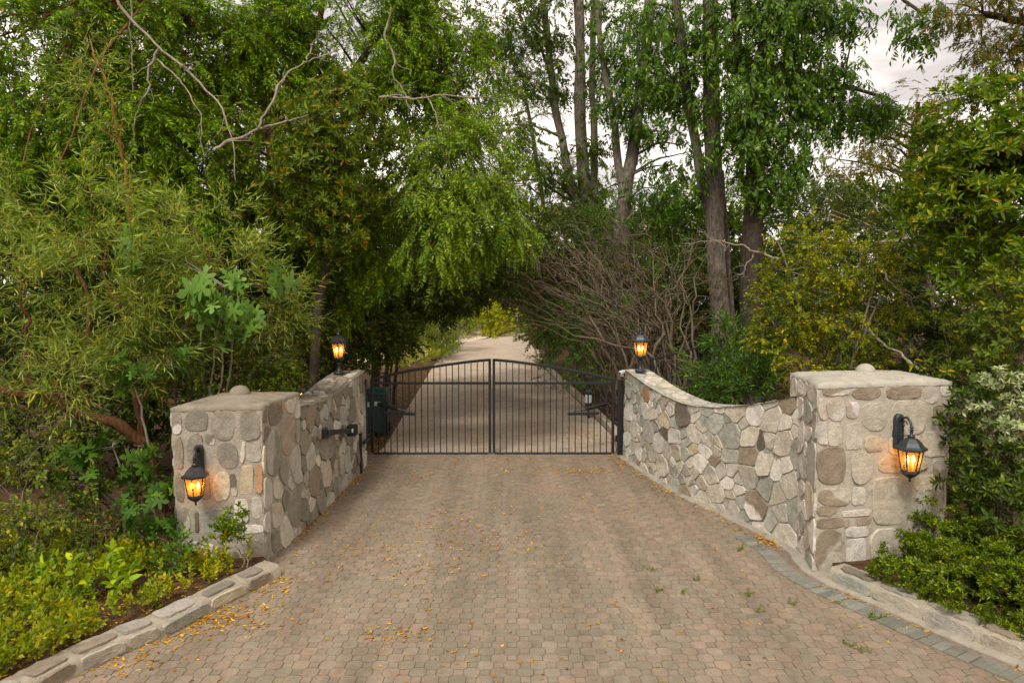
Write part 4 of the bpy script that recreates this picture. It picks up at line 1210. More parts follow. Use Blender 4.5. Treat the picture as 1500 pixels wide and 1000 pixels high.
WD, _ = tree('willow_shrub', 'big shrub of thin pale leaves leaning left beside the narrow grey pillar', 'shrub',
     [(100, 320, 8.6, 130, 55, .55), (290, 345, 8.9, 95, 45, .5), (45, 450, 8.0, 85, 80, .6), (170, 410, 8.5, 110, 70, .6), (330, 400, 8.9, 60, 55, .45), (70, 560, 7.9, 95, 45, .5), (200, 490, 8.5, 75, 60, .5), (400, 440, 9.2, 35, 40, .3)],
     'willow', 'willow', 'bark_brown', 98, .42, 151,
     [([gbase(240, 0, 9.3, .1), (222, 655, 9.1), (190, 632, 8.9), (140, 610, 8.7), (70, 586, 8.4), (-10, 566, 8.1)], .085, .05), ([(205, 640, 9.0), (205, 590, 8.9), (200, 540, 8.8), (190, 470, 8.7), (150, 400, 8.6)], .04, .02), ([(130, 605, 8.7), (120, 520, 8.5), (135, 450, 8.5), (110, 380, 8.5)], .035, .015),
      ([(60, 584, 8.4), (40, 520, 8.2), (30, 440, 8.0)], .03, .015), ([(205, 590, 8.9), (270, 470, 8.9), (310, 390, 8.9)], .028, .012)],
     limb_r=.018, nlimb=44, clump=.24, per=6, droop=-.15, jit=.9, out=.8, twig='shoot', lscale=1.1)
crown('upright_shoot', WD, [(143, 120, 8.7, 24, 80, .2), (165, 200, 8.7, 18, 40, .15), (125, 70, 8.7, 14, 40, .12)], 'willow', 'willow', 'shoot', 120, .32, 155, clump=.14, per=6, droop=-.1, jit=.8)
bare(WD, 'shoot_stem', [(197, 345, 8.75), (190, 270, 8.75), (175, 200, 8.72), (155, 130, 8.7), (130, 50, 8.7)], .024, .008, 'bark_orange', 9)

def shrub(name, label, cat, ells, kind, mat, dens, size, seed, base=None, bk='twig', ns=5, z0=.1, spread=.3, sr=.02, group=None, limb_r=.012, nlimb=24, **kw):
    rng = np.random.default_rng(seed + 77)
    e = ells[0]
    u, d = (base if base else (e[0], e[2]))
    b = at(u, 500, d); b = np.array([b[0], b[1], z0 - .05])
    root = thing(name, (b[0], b[1], z0), label, cat, group)
    o, C = crown('foliage', root, ells, kind, mat, 'twig', dens, size, seed, **kw)
    st = []
    for k in range(ns):
        c = C[rng.integers(len(C))]
        q = b + np.array([rng.normal(0, spread * .35), rng.normal(0, spread * .3), 0])
        mid = (q + c) / 2 + np.array([(q[0] - c[0]) * .15, 0, .1 * (c[2] - q[2])])
        st.append(([tuple(q), tuple(mid), tuple(c)], sr, sr * .35))
    # world-space paths
    rng2 = np.random.default_rng(seed + 5); mb = MB(); allP = []
    for pts, r0, r1 in st:
        P = wiggle(np.array(pts), rng2, .05, 14); mb.tube(P, np.linspace(r0, r1, 14), 6); allP.append(P)
    Q = np.concatenate(allP)
    for c in C[rng2.choice(len(C), min(nlimb, len(C)), replace=False)]:
        j = np.argmin(np.linalg.norm(Q - c, axis=1) + np.where(Q[:, 2] > c[2], .5, 0))
        P = wiggle(np.array([Q[j], (Q[j] + c) / 2 + (0, 0, .03), c]), rng2, .02, 6); mb.tube(P, np.linspace(limb_r, limb_r * .3, 6), 4)
    mb.build('stems', M[bk], root)
    return root

shrub('leafy_shrub', 'small leaved shrub hanging above the narrow pillar cap', 'shrub', [(255, 470, 9.3, 55, 50, .4), (285, 530, 9.4, 45, 40, .3), (230, 440, 9.2, 40, 35, .3)], 'small', 'small_green', 260, .22, 161, base=(270, 9.7), clump=.16, per=8, sr=.03)
shrub('leafy_shrub', 'small leaved shrub drooping between the narrow pillar and the lantern on the darker wall', 'shrub', [(395, 510, 9.9, 40, 55, .35), (365, 540, 9.9, 35, 30, .3), (415, 560, 10.0, 20, 22, .2), (420, 470, 10, 35, 35, .3)], 'small', 'small_green', 300, .22, 163, base=(370, 10.3), clump=.16, per=8, sr=.03)
shrub('fig_plant', 'young fig with big lobed leaves rising left of the narrow pillar', 'fig', [(228, 545, 8.2, 28, 22, .15), (205, 535, 8.3, 20, 15, .12), (95, 690, 7.9, 30, 20, .2), (185, 655, 8.0, 28, 40, .2), (150, 690, 8.0, 25, 22, .15)], 'fig', 'fig', 100, .23, 171, base=(190, 8.3), clump=.10, per=4, ns=5, sr=.022, bk='bark_pale', limb_r=.009, twig_r=.006)
shrub('fig_plant', 'fig branch with lobed leaves coloured pale as if sunlit, high above the narrow pillar', 'fig', [(352, 420, 8.4, 30, 26, .18), (358, 450, 8.4, 20, 16, .12), (215, 350, 8.8, 22, 12, .12)], 'fig', 'fig_sunlit', 80, .38, 173, base=(330, 9.8), clump=.12, per=4, ns=3, sr=.018, bk='bark_pale', limb_r=.009, twig_r=.006)
shrub('fig_plant', 'low fig with dark lobed leaves against the foot of the narrow pillar', 'fig', [(222, 755, 7.5, 22, 40, .15), (215, 720, 7.6, 18, 20, .12), (240, 790, 7.5, 18, 18, .1)], 'fig', 'fig', 220, .21, 175, base=(215, 7.7), clump=.08, per=4, ns=4, sr=.012, limb_r=.006, twig_r=.005)
shrub('understory_shrub', 'grey green shrub of small leaves and bare twigs in the shade at the picture edge', 'shrub', [(40, 700, 7.6, 70, 60, .4), (60, 770, 7.2, 70, 45, .4), (120, 740, 7.4, 50, 35, .3), (20, 640, 8, 60, 50, .4)], 'small', 'small_green', 120, .24, 181, base=(50, 7.6), ns=16, spread=1.2, sr=.012, clump=.2, per=6)
shrub('understory_shrub', 'sparse twiggy shrub in the dark gap beside the low fig', 'shrub', [(150, 770, 7.6, 45, 30, .3), (185, 790, 7.6, 30, 30, .2), (140, 700, 8.0, 50, 50, .3)], 'small', 'small_green', 90, .22, 183, base=(150, 7.8), ns=12, spread=.8, sr=.010, clump=.18, per=6)
shrub('pillar_sapling', 'young leafy sapling growing against the front of the narrow pillar', 'sapling', [(333, 765, 7.25, 14, 18, .08), (342, 785, 7.25, 8, 16, .06)], 'rosette', 'rosette', 900, .10, 185, base=(350, 7.3), ns=2, sr=.008, clump=.05, per=6, spread=.05, bk='bark_pale', limb_r=.004)
shrub('broadleaf_plant', 'bright broad leaved seedling at the middle of the weedy bed', 'plant', [(140, 850, 6.7, 36, 22, .2), (105, 838, 6.8, 25, 18, .15), (165, 870, 6.6, 22, 14, .12)], 'herb', 'bright_herb', 260, .24, 187, base=(135, 6.7), ns=6, sr=.006, clump=.10, per=5, limb_r=.004, droop=-.3, z0=.1)
shrub('broadleaf_plant', 'round dark green seedling by the kerb end at the narrow pillar', 'plant', [(265, 815, 7.1, 20, 18, .12), (255, 800, 7.2, 14, 12, .1)], 'herb', 'fig', 420, .18, 189, base=(262, 7.15), ns=6, sr=.005, clump=.08, per=5, limb_r=.003, droop=-.3, z0=.1)

tree('backing_tree', 'dense tall tree closing the gaps behind the feathery trees', 'tree',
     [(80, 130, 19, 160, 130, 1.4), (280, 150, 19, 120, 130, 1.4), (430, 200, 18.5, 90, 120, 1.2), (560, 230, 18.5, 70, 90, 1.2), (150, 300, 18, 200, 80, 1.2), (420, 340, 18, 140, 70, 1.2), (600, 90, 19.5, 60, 70, 1.2)],
     'alt', 'understory', 'bark_dark', 46, .46, 191, [([gbase(300, 0, 19), (305, 420, 19), (320, 250, 19), (340, 120, 19)], .3, .12), ([(310, 330, 19), (430, 240, 18.7), (540, 200, 18.5)], .14, .05), ([(310, 330, 19), (200, 230, 19), (100, 150, 19)], .14, .05)], limb_r=.06, nlimb=40, clump=.5, per=9, droop=.3)
# ------------------------------------------------------------------ tall trees in the middle and at the right
kwT = dict(clump=.55, per=9, droop=.8, flat=.8, out=.5)
tree('tall_tree', 'tall tree with three slender stems beyond the drive, seen against the bright sky', 'tree',
     [(735, 40, 24, 55, 55, 1.2), (770, 90, 24, 45, 35, 1.0), (820, 25, 24, 60, 40, 1.2), (800, 120, 24, 30, 40, .8), (855, 250, 24, 35, 45, .8), (780, 250, 23, 40, 50, .8), (850, 320, 23, 45, 30, .8), (745, 210, 23.5, 30, 40, .8), (875, 150, 24, 22, 60, .6)],
     'ash', 'tall', 'bark_grey', 66, .36, 201,
     [([gbase(880, 0, 24), (872, 430, 24), (858, 320, 24), (848, 200, 24), (852, 90, 24), (846, -40, 24)], .27, .16), ([(868, 400, 24), (838, 290, 24), (818, 190, 24), (803, 80, 24), (790, -40, 24)], .17, .09), ([(860, 330, 24), (870, 220, 24), (862, 120, 24), (872, -40, 24)], .14, .08), ([(820, 200, 24), (800, 110, 24), (786, 50, 24)], .07, .04)],
     limb_r=.06, nlimb=26, **kwT)
tree('tall_tree', 'tall tree forking into two pale stems, right of the three stemmed one', 'tree',
     [(905, 40, 22, 30, 60, .9), (955, 100, 22, 40, 50, .9), (930, 170, 22, 38, 40, .8), (915, 130, 22, 35, 35, .8), (960, 20, 22, 40, 30, .8), (985, 215, 21.5, 30, 60, .6), (965, 300, 21, 40, 40, .7), (1000, 360, 21, 35, 40, .7)],
     'ash', 'vine_leaf', 'bark_grey', 74, .36, 211,
     [([gbase(905, 0, 22), (906, 400, 22), (908, 330, 22), (915, 275, 22), (930, 190, 22), (945, 80, 22), (955, -40, 22)], .28, .15), ([(912, 290, 22), (902, 230, 22), (892, 170, 22), (880, 100, 22), (875, 0, 22)], .15, .08), ([(925, 210, 22), (940, 150, 22), (935, 60, 22)], .1, .06)],
     limb_r=.05, nlimb=22, **kwT)
tree('tall_tree', 'thick pale trunked tree just right of the lantern, with a darker leaning stem', 'tree',
     [(1010, 30, 18, 45, 45, .8), (985, 110, 18.2, 30, 50, .6), (1015, 130, 18, 25, 40, .5), (1050, 60, 17.6, 30, 50, .5), (1065, 140, 17.8, 22, 30, .4), (1045, 205, 17.6, 12, 14, .2), (960, 50, 18.3, 30, 50, .6), (1003, 260, 18.2, 22, 40, .4)],
     'ash', 'vine_leaf', 'bark_grey', 90, .36, 221,
     [([gbase(1060, 0, 18), (1058, 470, 18), (1052, 380, 18), (1047, 250, 18), (1043, 100, 18), (1040, -60, 18)], .29, .19), ([(1054, 420, 18.2), (1036, 310, 18.2), (1015, 190, 18.2), (998, 90, 18.2), (985, -50, 18.2)], .15, .12), ([gbase(1080, 0, 18.6), (1068, 400, 18.6), (1058, 250, 18.7)], .08, .05)],
     limb_r=.06, nlimb=18, amp=.04, **kwT)
tree('vine_tree', 'dark trunk wrapped in a column of hanging leaves, spreading one bough to the sky gap', 'tree',
     [(1085, 40, 17, 35, 60, .7), (1130, 60, 17, 50, 60, .8), (1090, 150, 16.8, 30, 60, .6), (1140, 150, 16.8, 45, 55, .7), (1105, 220, 16.7, 42, 45, .6), (1155, 215, 16.8, 32, 45, .6), (1130, 265, 16.8, 40, 28, .6), (1180, 30, 16.6, 55, 45, .8), (1222, 0, 16.4, 36, 24, .6), (1258, 30, 16.4, 12, 16, .3),
      (1215, 110, 17, 40, 28, .6), (1265, 145, 17, 36, 22, .6), (1298, 165, 17.2, 20, 18, .5), (1235, 165, 17.4, 45, 28, .6), (1345, 20, 15.4, 22, 30, .5), (1352, 60, 15.4, 10, 16, .25), (1190, 130, 17, 30, 40, .5)],
     'ash', 'vine_leaf', 'bark_dark', 150, .32, 231,
     [([gbase(1102, 0, 17), (1103, 480, 17), (1102, 350, 17), (1108, 220, 17), (1120, 110, 17), (1130, 0, 17), (1140, -80, 17)], .30, .17), ([(1110, 200, 17), (1085, 110, 17), (1075, 20, 17), (1070, -60, 17)], .12, .07), ([(1118, 180, 17), (1180, 150, 17), (1240, 125, 17), (1310, 150, 17.2)], .08, .03), ([(1130, 0, 17), (1200, -30, 16.6), (1290, -30, 16), (1350, 20, 15.4)], .08, .03)],
     limb_r=.045, nlimb=40, clump=.40, per=9, droop=1.1, flat=1.0, out=.5)
tree('corner_tree', 'reddish tinged tree hanging into the upper right corner', 'tree',
     [(1470, 30, 14.5, 60, 60, .9), (1425, 15, 14.5, 45, 40, .7), (1500, 100, 14.2, 50, 60, .8), (1440, 85, 14.5, 40, 28, .6), (1560, 60, 14, 60, 80, .8)], 'fine', 'reddish', 'bark_dark', 120, .28, 241,
     [([gbase(1600, 0, 14.2), (1590, 300, 14.2), (1560, 120, 14.2), (1520, 40, 14.3), (1440, 20, 14.4)], .18, .05)], limb_r=.04, nlimb=24, clump=.35, per=9, droop=.8)
tree('backlit_tree', 'fine leaved tree below the cloud gap, orange backlight put into its leaf colour', 'tree',
     [(1265, 225, 27, 50, 40, 1.4), (1330, 215, 27, 60, 50, 1.5), (1395, 190, 26, 50, 55, 1.5), (1300, 280, 26, 90, 45, 1.6), (1210, 290, 26, 50, 35, 1.3), (1400, 280, 25, 60, 60, 1.4), (1370, 140, 27, 40, 25, 1.0)], 'fine', 'reddish', 'bark_dark', 42, .46, 251,
     [([gbase(1330, 0, 27), (1330, 350, 27), (1335, 250, 27), (1345, 150, 27)], .2, .08)], limb_r=.06, nlimb=34, clump=.6, per=9, droop=.5)

tree('rosette_tree', 'broad leaved evergreen with upturned leaf rosettes along the right picture edge', 'tree',
     [(1440, 190, 9.8, 75, 55, .6), (1400, 250, 9.8, 60, 50, .5), (1470, 270, 9.4, 70, 60, .6), (1420, 330, 9.5, 70, 50, .5), (1500, 350, 9.0, 50, 60, .5), (1520, 180, 9.6, 60, 70, .6), (1375, 300, 10, 40, 40, .4), (1460, 400, 9.2, 60, 35, .4)],
     'rosette', 'rosette', 'bark_dark', 175, .22, 261, [([gbase(1470, 0, 10.2, .1), (1465, 560, 10.2), (1450, 400, 10.1), (1440, 260, 10)], .09, .05)], limb_r=.022, nlimb=40, clump=.2, per=7, droop=-.1, out=.8)
YB = shrub('yellow_shrub', 'rounded shrub of yellowing leaves behind the wide pillar', 'shrub',
     [(1185, 385, 11.2, 65, 42, .5), (1255, 390, 11.0, 60, 38, .5), (1310, 430, 10.8, 35, 35, .4), (1175, 450, 11.2, 70, 50, .55), (1250, 460, 11, 65, 50, .5), (1140, 500, 11.2, 45, 45, .4), (1220, 520, 11, 70, 35, .4), (1190, 350, 11.4, 40, 25, .3)],
     'small', 'yellowish', 190, .24, 271, base=(1220, 11.4), ns=10, sr=.03, clump=.2, per=8, nlimb=40, bk='bark_pale', limb_r=.010)
bare(YB, 'bare_branch', [(1288, 395, 10.4), (1302, 405, 10.3), (1330, 425, 10.3), (1352, 434, 10.3)], .016, .006, 'bark_pale', 12)
bare(YB, 'bare_branch', [(1362, 548, 9.8), (1330, 520, 10.2), (1290, 495, 10.7), (1260, 470, 11)], .02, .012, 'bark_pale', 13)
bare(YB, 'bare_branch', [(1140, 382, 11), (1100, 368, 11.2), (1060, 358, 11.4), (1000, 357, 11.8)], .018, .005, 'bark_pale', 14, [([(1105, 370, 11.2), (1090, 395, 11.3), (1072, 412, 11.4)], .01, .004), ([(1062, 358, 11.4), (1035, 340, 11.6), (1020, 342, 11.7)], .008, .003)])
tree('evergreen_screen', 'dark evergreen behind the yellowing shrub and the rosette leaved tree', 'tree',
     [(1330, 330, 13, 110, 55, .8), (1390, 430, 12.4, 85, 80, .7), (1240, 320, 14, 90, 40, .8), (1310, 510, 12.6, 90, 55, .6), (1160, 320, 20, 60, 40, .8), (1420, 520, 11.6, 70, 60, .6), (1230, 440, 13.4, 80, 80, .7), (1140, 430, 20, 60, 70, .8), (1480, 600, 10.6, 60, 90, .6)],
     'alt', 'dark_shrub', 'bark_pale', 130, .27, 281, [([gbase(1380, 0, 12.8, .1), (1370, 460, 12.8), (1350, 380, 12.7), (1330, 350, 12.4), (1290, 355, 12.2)], .06, .03), ([(1352, 385, 12.7), (1320, 350, 12.4), (1300, 345, 12.3)], .03, .015)], limb_r=.025, nlimb=44, clump=.3, per=8, back=.6, droop=0)
shrub('laurel_shrub', 'mid green shrub of upright leaves between the wide pillar and the picture edge', 'shrub',
     [(1450, 460, 8.3, 55, 50, .4), (1490, 510, 8.0, 50, 50, .4), (1405, 510, 8.5, 40, 40, .3), (1430, 560, 8.3, 35, 30, .3)], 'rosette', 'small_green', 230, .16, 291, base=(1460, 8.6), ns=8, sr=.018, clump=.16, per=7, droop=-.2)
shrub('variegated_shrub', 'cream and green variegated shrub beside the wide pillar', 'shrub', [(1468, 585, 7.5, 42, 42, .3), (1495, 630, 7.2, 35, 45, .3), (1440, 600, 7.6, 25, 25, .2)], 'rosette', 'variegated', 380, .12, 301, base=(1480, 7.8), ns=8, sr=.014, clump=.13, per=7, droop=-.2)
shrub('side_shrub', 'dark green shrub crowding the side of the wide pillar above the clipped hedge', 'shrub',
     [(1390, 595, 7.55, 26, 22, .2), (1430, 650, 7.5, 32, 40, .3), (1460, 700, 7.2, 45, 50, .35), (1500, 740, 6.9, 45, 50, .35), (1415, 600, 7.7, 25, 35, .2), (1420, 690, 8.4, 25, 60, .3), (1412, 740, 8.2, 20, 30, .25)], 'rosette', 'dark_shrub', 300, .15, 311, base=(1475, 7.6), ns=8, sr=.016, clump=.14, per=7, droop=-.1)
shrub('clipped_hedge', 'low clipped hedge of tiny glossy leaves above the kerb at the wide pillar', 'hedge',
     [((x + .42 + dx, y + .34 + dy, z), (.44, .38, hz)) for x, y in dense(RK, .33)[0] if 4.4 < y < 6.85 for dx, dy, z, hz in ((0, 0, .26, .30), (.45, .45, .34, .36)) if y + dy < 7.25],
     'rosette', 'hedge', 1500, .075, 321, base=(1460, 6.6), ns=6, spread=.3, sr=.008, clump=.07, per=12, droop=-.5, nlimb=0, limb_r=.005, twig_r=.002, back=.8, floor=.12, out=1.0, jit=.5)
shrub('oleander_shrub', 'dark long leaved oleander behind the dip of the pale wall', 'shrub',
     [(1070, 545, 12.2, 50, 45, .5), (1045, 558, 12.4, 28, 22, .3), (1110, 565, 11.6, 45, 40, .45), (1075, 500, 12.4, 25, 30, .3)], 'oleander', 'oleander', 190, .34, 331, base=(1075, 12.3), ns=12, sr=.016, clump=.22, per=6, droop=-.5, jit=.8)

# arching bare shrub at the right of the drive
def arching_thicket():
    b = on_ground(900, 560)
    root = thing('arching_thicket', (b[0], b[1], 0), 'thicket of bare grey brown branches arching over the drive behind the right gate leaf', 'thicket')
    rng = np.random.default_rng(401)
    mb = MB(); tips = []
    for k in range(150):
        d = rng.uniform(14.8, 25)
        u0 = np.interp(d, [14.5, 18, 25], [925, 905, 850]) + rng.uniform(-10, 95) * 15 / d
        p0 = on_ground(u0, 500); p0 = at(u0, 437 + 3050 / d, d)
        lean = rng.random() ** 1.2
        side = -1 if rng.random() < .78 else .7
        H = rng.uniform(3.3, 5.2)
        tip = p0 + np.array([side * (.3 + 3.9 * lean) * (1 if side < 0 else .6), rng.normal(0, .6), H * (1.05 - .30 * lean)])
        mid = p0 + np.array([side * (.08 + .75 * lean), rng.normal(0, .25), H * .55])
        P = wiggle(np.array([p0, mid, tip]), rng, .24, 16)
        r0 = rng.uniform(.022, .06)
        mb.tube(P, np.linspace(r0, .007, 16) * (1 + .12 * rng.normal(size=16)), 5)
        for q in range(14):
            j = rng.integers(4, 16); a = P[j]
            e = a + np.array([side * rng.uniform(-.1, .9), rng.normal(0, .4), rng.uniform(-.15, .7)]) * rng.uniform(.5, 1.1)
            if e[2] < 1.0 + 1.1 * (p0[0] - e[0]): continue
            mb.tube(wiggle(np.array([a, (a + e) / 2 + (0, 0, .05), e]), rng, .06, 6), np.linspace(.013, .004, 6), 4, cap=False)
            tips.append(e)
    mb.build('branches', M['twig'], root)
    # fine dead twigs and dull leaves in the arch
    crown('dull_leaves', root, [(735, 410, 22, 45, 26, 1.0), (775, 400, 21, 50, 40, 1.0), (760, 430, 22, 55, 28, 1.0), (810, 430, 20, 60, 45, 1.0), (860, 420, 19, 70, 60, 1.0), (930, 400, 20, 70, 50, 1.0), (990, 430, 18, 50, 60, .8), (800, 480, 24, 30, 40, 1.0), (890, 480, 19.5, 60, 50, .8)], 'alt', 'dull_brown', 'twig', 34, .34, 403, clump=.4, per=6, droop=0, jit=1.0, lscale=.6)
    crown('green_leaves', root, [(830, 505, 17.5, 40, 30, .5), (870, 470, 17, 50, 40, .6), (850, 540, 16.5, 45, 25, .5), (830, 460, 19, 40, 25, .6), (900, 350, 21, 60, 50, .9), (980, 390, 19, 50, 40, .7)], 'oleander', 'oleander', 'twig', 60, .36, 405, clump=.3, per=5, droop=-.1, jit=.8)
arching_thicket()
shrub('dark_hedge', 'dark hedge lining the far bend of the drive at its right side', 'hedge', [(800, 490, 30, 26, 40, 1.6), (815, 460, 31, 30, 40, 1.6), (840, 440, 28, 40, 50, 1.6), (790, 455, 34, 16, 30, 1.2)], 'alt', 'understory', 60, .42, 411, base=(805, 30), z0=0, clump=.4, per=8, sr=.04, back=.7)
tree('hedge_tree', 'dark evergreen arching its low boughs over the far drive from the right', 'tree', [(765, 365, 20, 50, 36, 1.0), (810, 345, 21, 50, 40, 1.0), (735, 400, 20.5, 40, 26, .9), (740, 390, 25, 45, 28, 1.2), (790, 400, 24, 50, 45, 1.2), (720, 410, 26, 30, 18, 1.0), (830, 380, 25, 40, 40, 1.2), (820, 450, 24, 40, 40, 1.0), (765, 425, 25, 35, 18, 1.0)], 'alt', 'understory', 'bark_dark', 62, .42, 425, [([gbase(850, 0, 24.5), (845, 470, 24.5), (815, 420, 24.5), (750, 395, 25)], .12, .04)], limb_r=.04, nlimb=20, clump=.45, per=8, back=.6)
tree('hedge_tree', 'dark evergreen behind the bare thicket, between the tall trunks', 'tree', [(940, 440, 23, 80, 60, 1.2), (1010, 460, 20.5, 50, 60, .9), (900, 380, 26, 60, 40, 1.2), (960, 520, 19, 50, 40, .7), (1030, 400, 21, 40, 60, .8), (830, 400, 28, 60, 35, 1.4), (1060, 470, 20.5, 60, 60, .8)],
     'alt', 'understory', 'bark_dark', 55, .44, 421, [([gbase(960, 0, 21.5), (955, 460, 21.5), (945, 400, 21.5)], .1, .05)], limb_r=.04, nlimb=20, clump=.5, per=8, back=.6)

# ------------------------------------------------------------------ beyond the arch
shrub('garden_tree', 'bright green garden tree at the far end of the drive', 'tree', [(715, 452, 56, 34, 20, 1.5), (722, 470, 55, 14, 14, 1.0), (690, 450, 58, 30, 16, 1.2)], 'alt', 'far_yellow', 80, .5, 431, base=(712, 57), z0=0, clump=.5, per=8, sr=.08)
shrub('garden_tree', 'grey green feathery garden tree left of the far drive', 'tree', [(660, 466, 40, 34, 26, 1.4), (638, 484, 36, 26, 24, 1.2), (620, 478, 34, 22, 22, 1.0)], 'alt', 'far_green', 60, .50, 433, base=(632, 34), z0=0, clump=.5, per=8, sr=.09, ns=7)
shrub('low_hedge', 'low yellow green hedge curving along the far drive edge', 'hedge', [(705, 490, 52, 20, 4, .8), (735, 486, 56, 22, 5, .9), (755, 480, 60, 16, 6, .9)], 'small', 'far_yellow', 90, .35, 435, base=(725, 54), z0=0, clump=.25, per=8, sr=.02)
shrub('lavender_mound', 'soft grey mound beside the pale gravel', 'shrub', [(678, 492, 46, 22, 8, .8), (662, 490, 47, 16, 8, .7)], 'willow', 'grey_herb', 150, .45, 437, base=(670, 41), z0=0, clump=.25, per=8, droop=-.9)
shrub('lily_clump', 'yellow green strappy clump at the left drive edge behind the gate', 'plant', [(598, 530, 29, 22, 12, .7), (620, 526, 30, 20, 11, .6), (580, 538, 27, 18, 10, .5)], 'willow', 'far_yellow', 200, .45, 439, base=(602, 29), z0=0, clump=.2, per=8, droop=-1.2)
shrub('lily_clump', 'darker green clump of leaves next to the drive just past the yellow one', 'plant', [(650, 508, 34, 20, 14, .7), (642, 518, 32, 14, 8, .5)], 'willow', 'far_green', 200, .45, 441, base=(646, 32.5), z0=0, clump=.2, per=8, droop=-1.1)

tree('garden_tree', 'broad green tree closing the view behind the far garden', 'tree', [(640, 440, 62, 50, 32, 2), (700, 430, 66, 50, 34, 2), (765, 440, 64, 40, 36, 2), (600, 450, 60, 40, 34, 2)], 'alt', 'far_green', 'bark_dark', 26, .75, 445, [([gbase(690, 0, 65), (690, 455, 65), (695, 430, 65)], .25, .1)], limb_r=.08, nlimb=16, clump=.7, per=8)
tree('airy_tree', 'pale airy tree breaking up the sky behind the three stemmed tree', 'tree',
     [(770, 180, 33, 45, 80, 1.6), (815, 280, 33, 50, 60, 1.6), (870, 300, 34, 60, 50, 1.6), (760, 300, 32, 40, 50, 1.4), (800, 350, 31, 60, 30, 1.4), (960, 330, 33, 60, 50, 1.5), (740, 100, 33, 40, 60, 1.4)], 'fine', 'tall', 'bark_grey', 40, .40, 451,
     [([gbase(800, 0, 33), (800, 430, 33), (795, 300, 33), (780, 200, 33), (765, 110, 33)], .16, .05), ([(797, 320, 33), (850, 290, 33.5), (900, 270, 34)], .07, .03)], limb_r=.05, nlimb=40, clump=.55, per=9, droop=.4)
def far_wood():
    rng = np.random.default_rng(500)
    ells = []
    for u in range(-250, 1800, 55):
        if 560 < u < 800: 
            d = rng.uniform(70, 90)
            ells.append((u, 437 + rng.uniform(-25, 5), d, 40, rng.uniform(25, 40), 3)); continue
        d = rng.uniform(36, 50); top = rng.uniform(290, 350) if 760 < u < 1080 else rng.uniform(250, 330)
        ells.append((u, (top + 500) / 2, d, rng.uniform(45, 70), (500 - top) / 2, 3.0))
    P, A, C = foliage_points(ells, 9, rng, clump=1.0, per=9, droop=.2, floor=.05, back=.3)
    V, lf, tf = sprays_mesh('alt', P, A, up_vec(A, rng), 1.15 * rng.uniform(.7, 1.25, len(P)), rng, .012)
    tag(np_mesh('distant_woods', V, [(lf, 0), (tf, 1)], [M['tall'], M['bark_dark']]), kind='stuff')
far_wood()

# ------------------------------------------------------------------ ground cover, litter
def in_poly(p, poly):
    x, y = p[:, 0], p[:, 1]; r = np.zeros(len(p), bool); n = len(poly)
    for i in range(n):
        (x1, y1), (x2, y2) = poly[i], poly[(i + 1) % n]
        c = ((y1 > y) != (y2 > y)) & (x < (x2 - x1) * (y - y1) / (y2 - y1 + 1e-12) + x1); r ^= c
    return r
def ground_cover():
    rng = np.random.default_rng(600)
    inner = [(x - .24, y + .2) for x, y in dense(LK, .2)[0]]
    poly = [(-9, 3.0)] + inner + [(-3.0, 7.45), (-3.9, 7.45), (-5, 8.2), (-9, 8.6)]
    p = rng.uniform((-9, 3), (-2.5, 8.6), (16000, 2)); p = p[in_poly(p, poly)]
    # patchy: thin it with a few sine waves
    den = .55 + .35 * np.sin(p[:, 0] * 3.1 + 1) * np.sin(p[:, 1] * 2.7) + .25 * np.sin(p[:, 0] * 7 + p[:, 1] * 5)
    u_bare = np.exp(-((p[:, 0] + 3.75) ** 2 / .25 + (p[:, 1] - 6.75) ** 2 / .12))
    p = p[rng.random(len(p)) < np.clip(den - u_bare, .08, 1)]
    P = np.c_[p, .10 + rng.uniform(0, .10, len(p))]
    A = nz(rng.normal(0, .55, P.shape) + (0, 0, 1.0))
    V, lf, tf = sprays_mesh('small', P, A, up_vec(A, rng) + (0, -1, 0), .17 * rng.uniform(.6, 1.5, len(P)), rng, .0025, lscale=1.1)
    tag(np_mesh('ground_cover', V, [(lf, 0), (tf, 1)], [M['weedy'], M['twig']]), kind='stuff')
ground_cover()

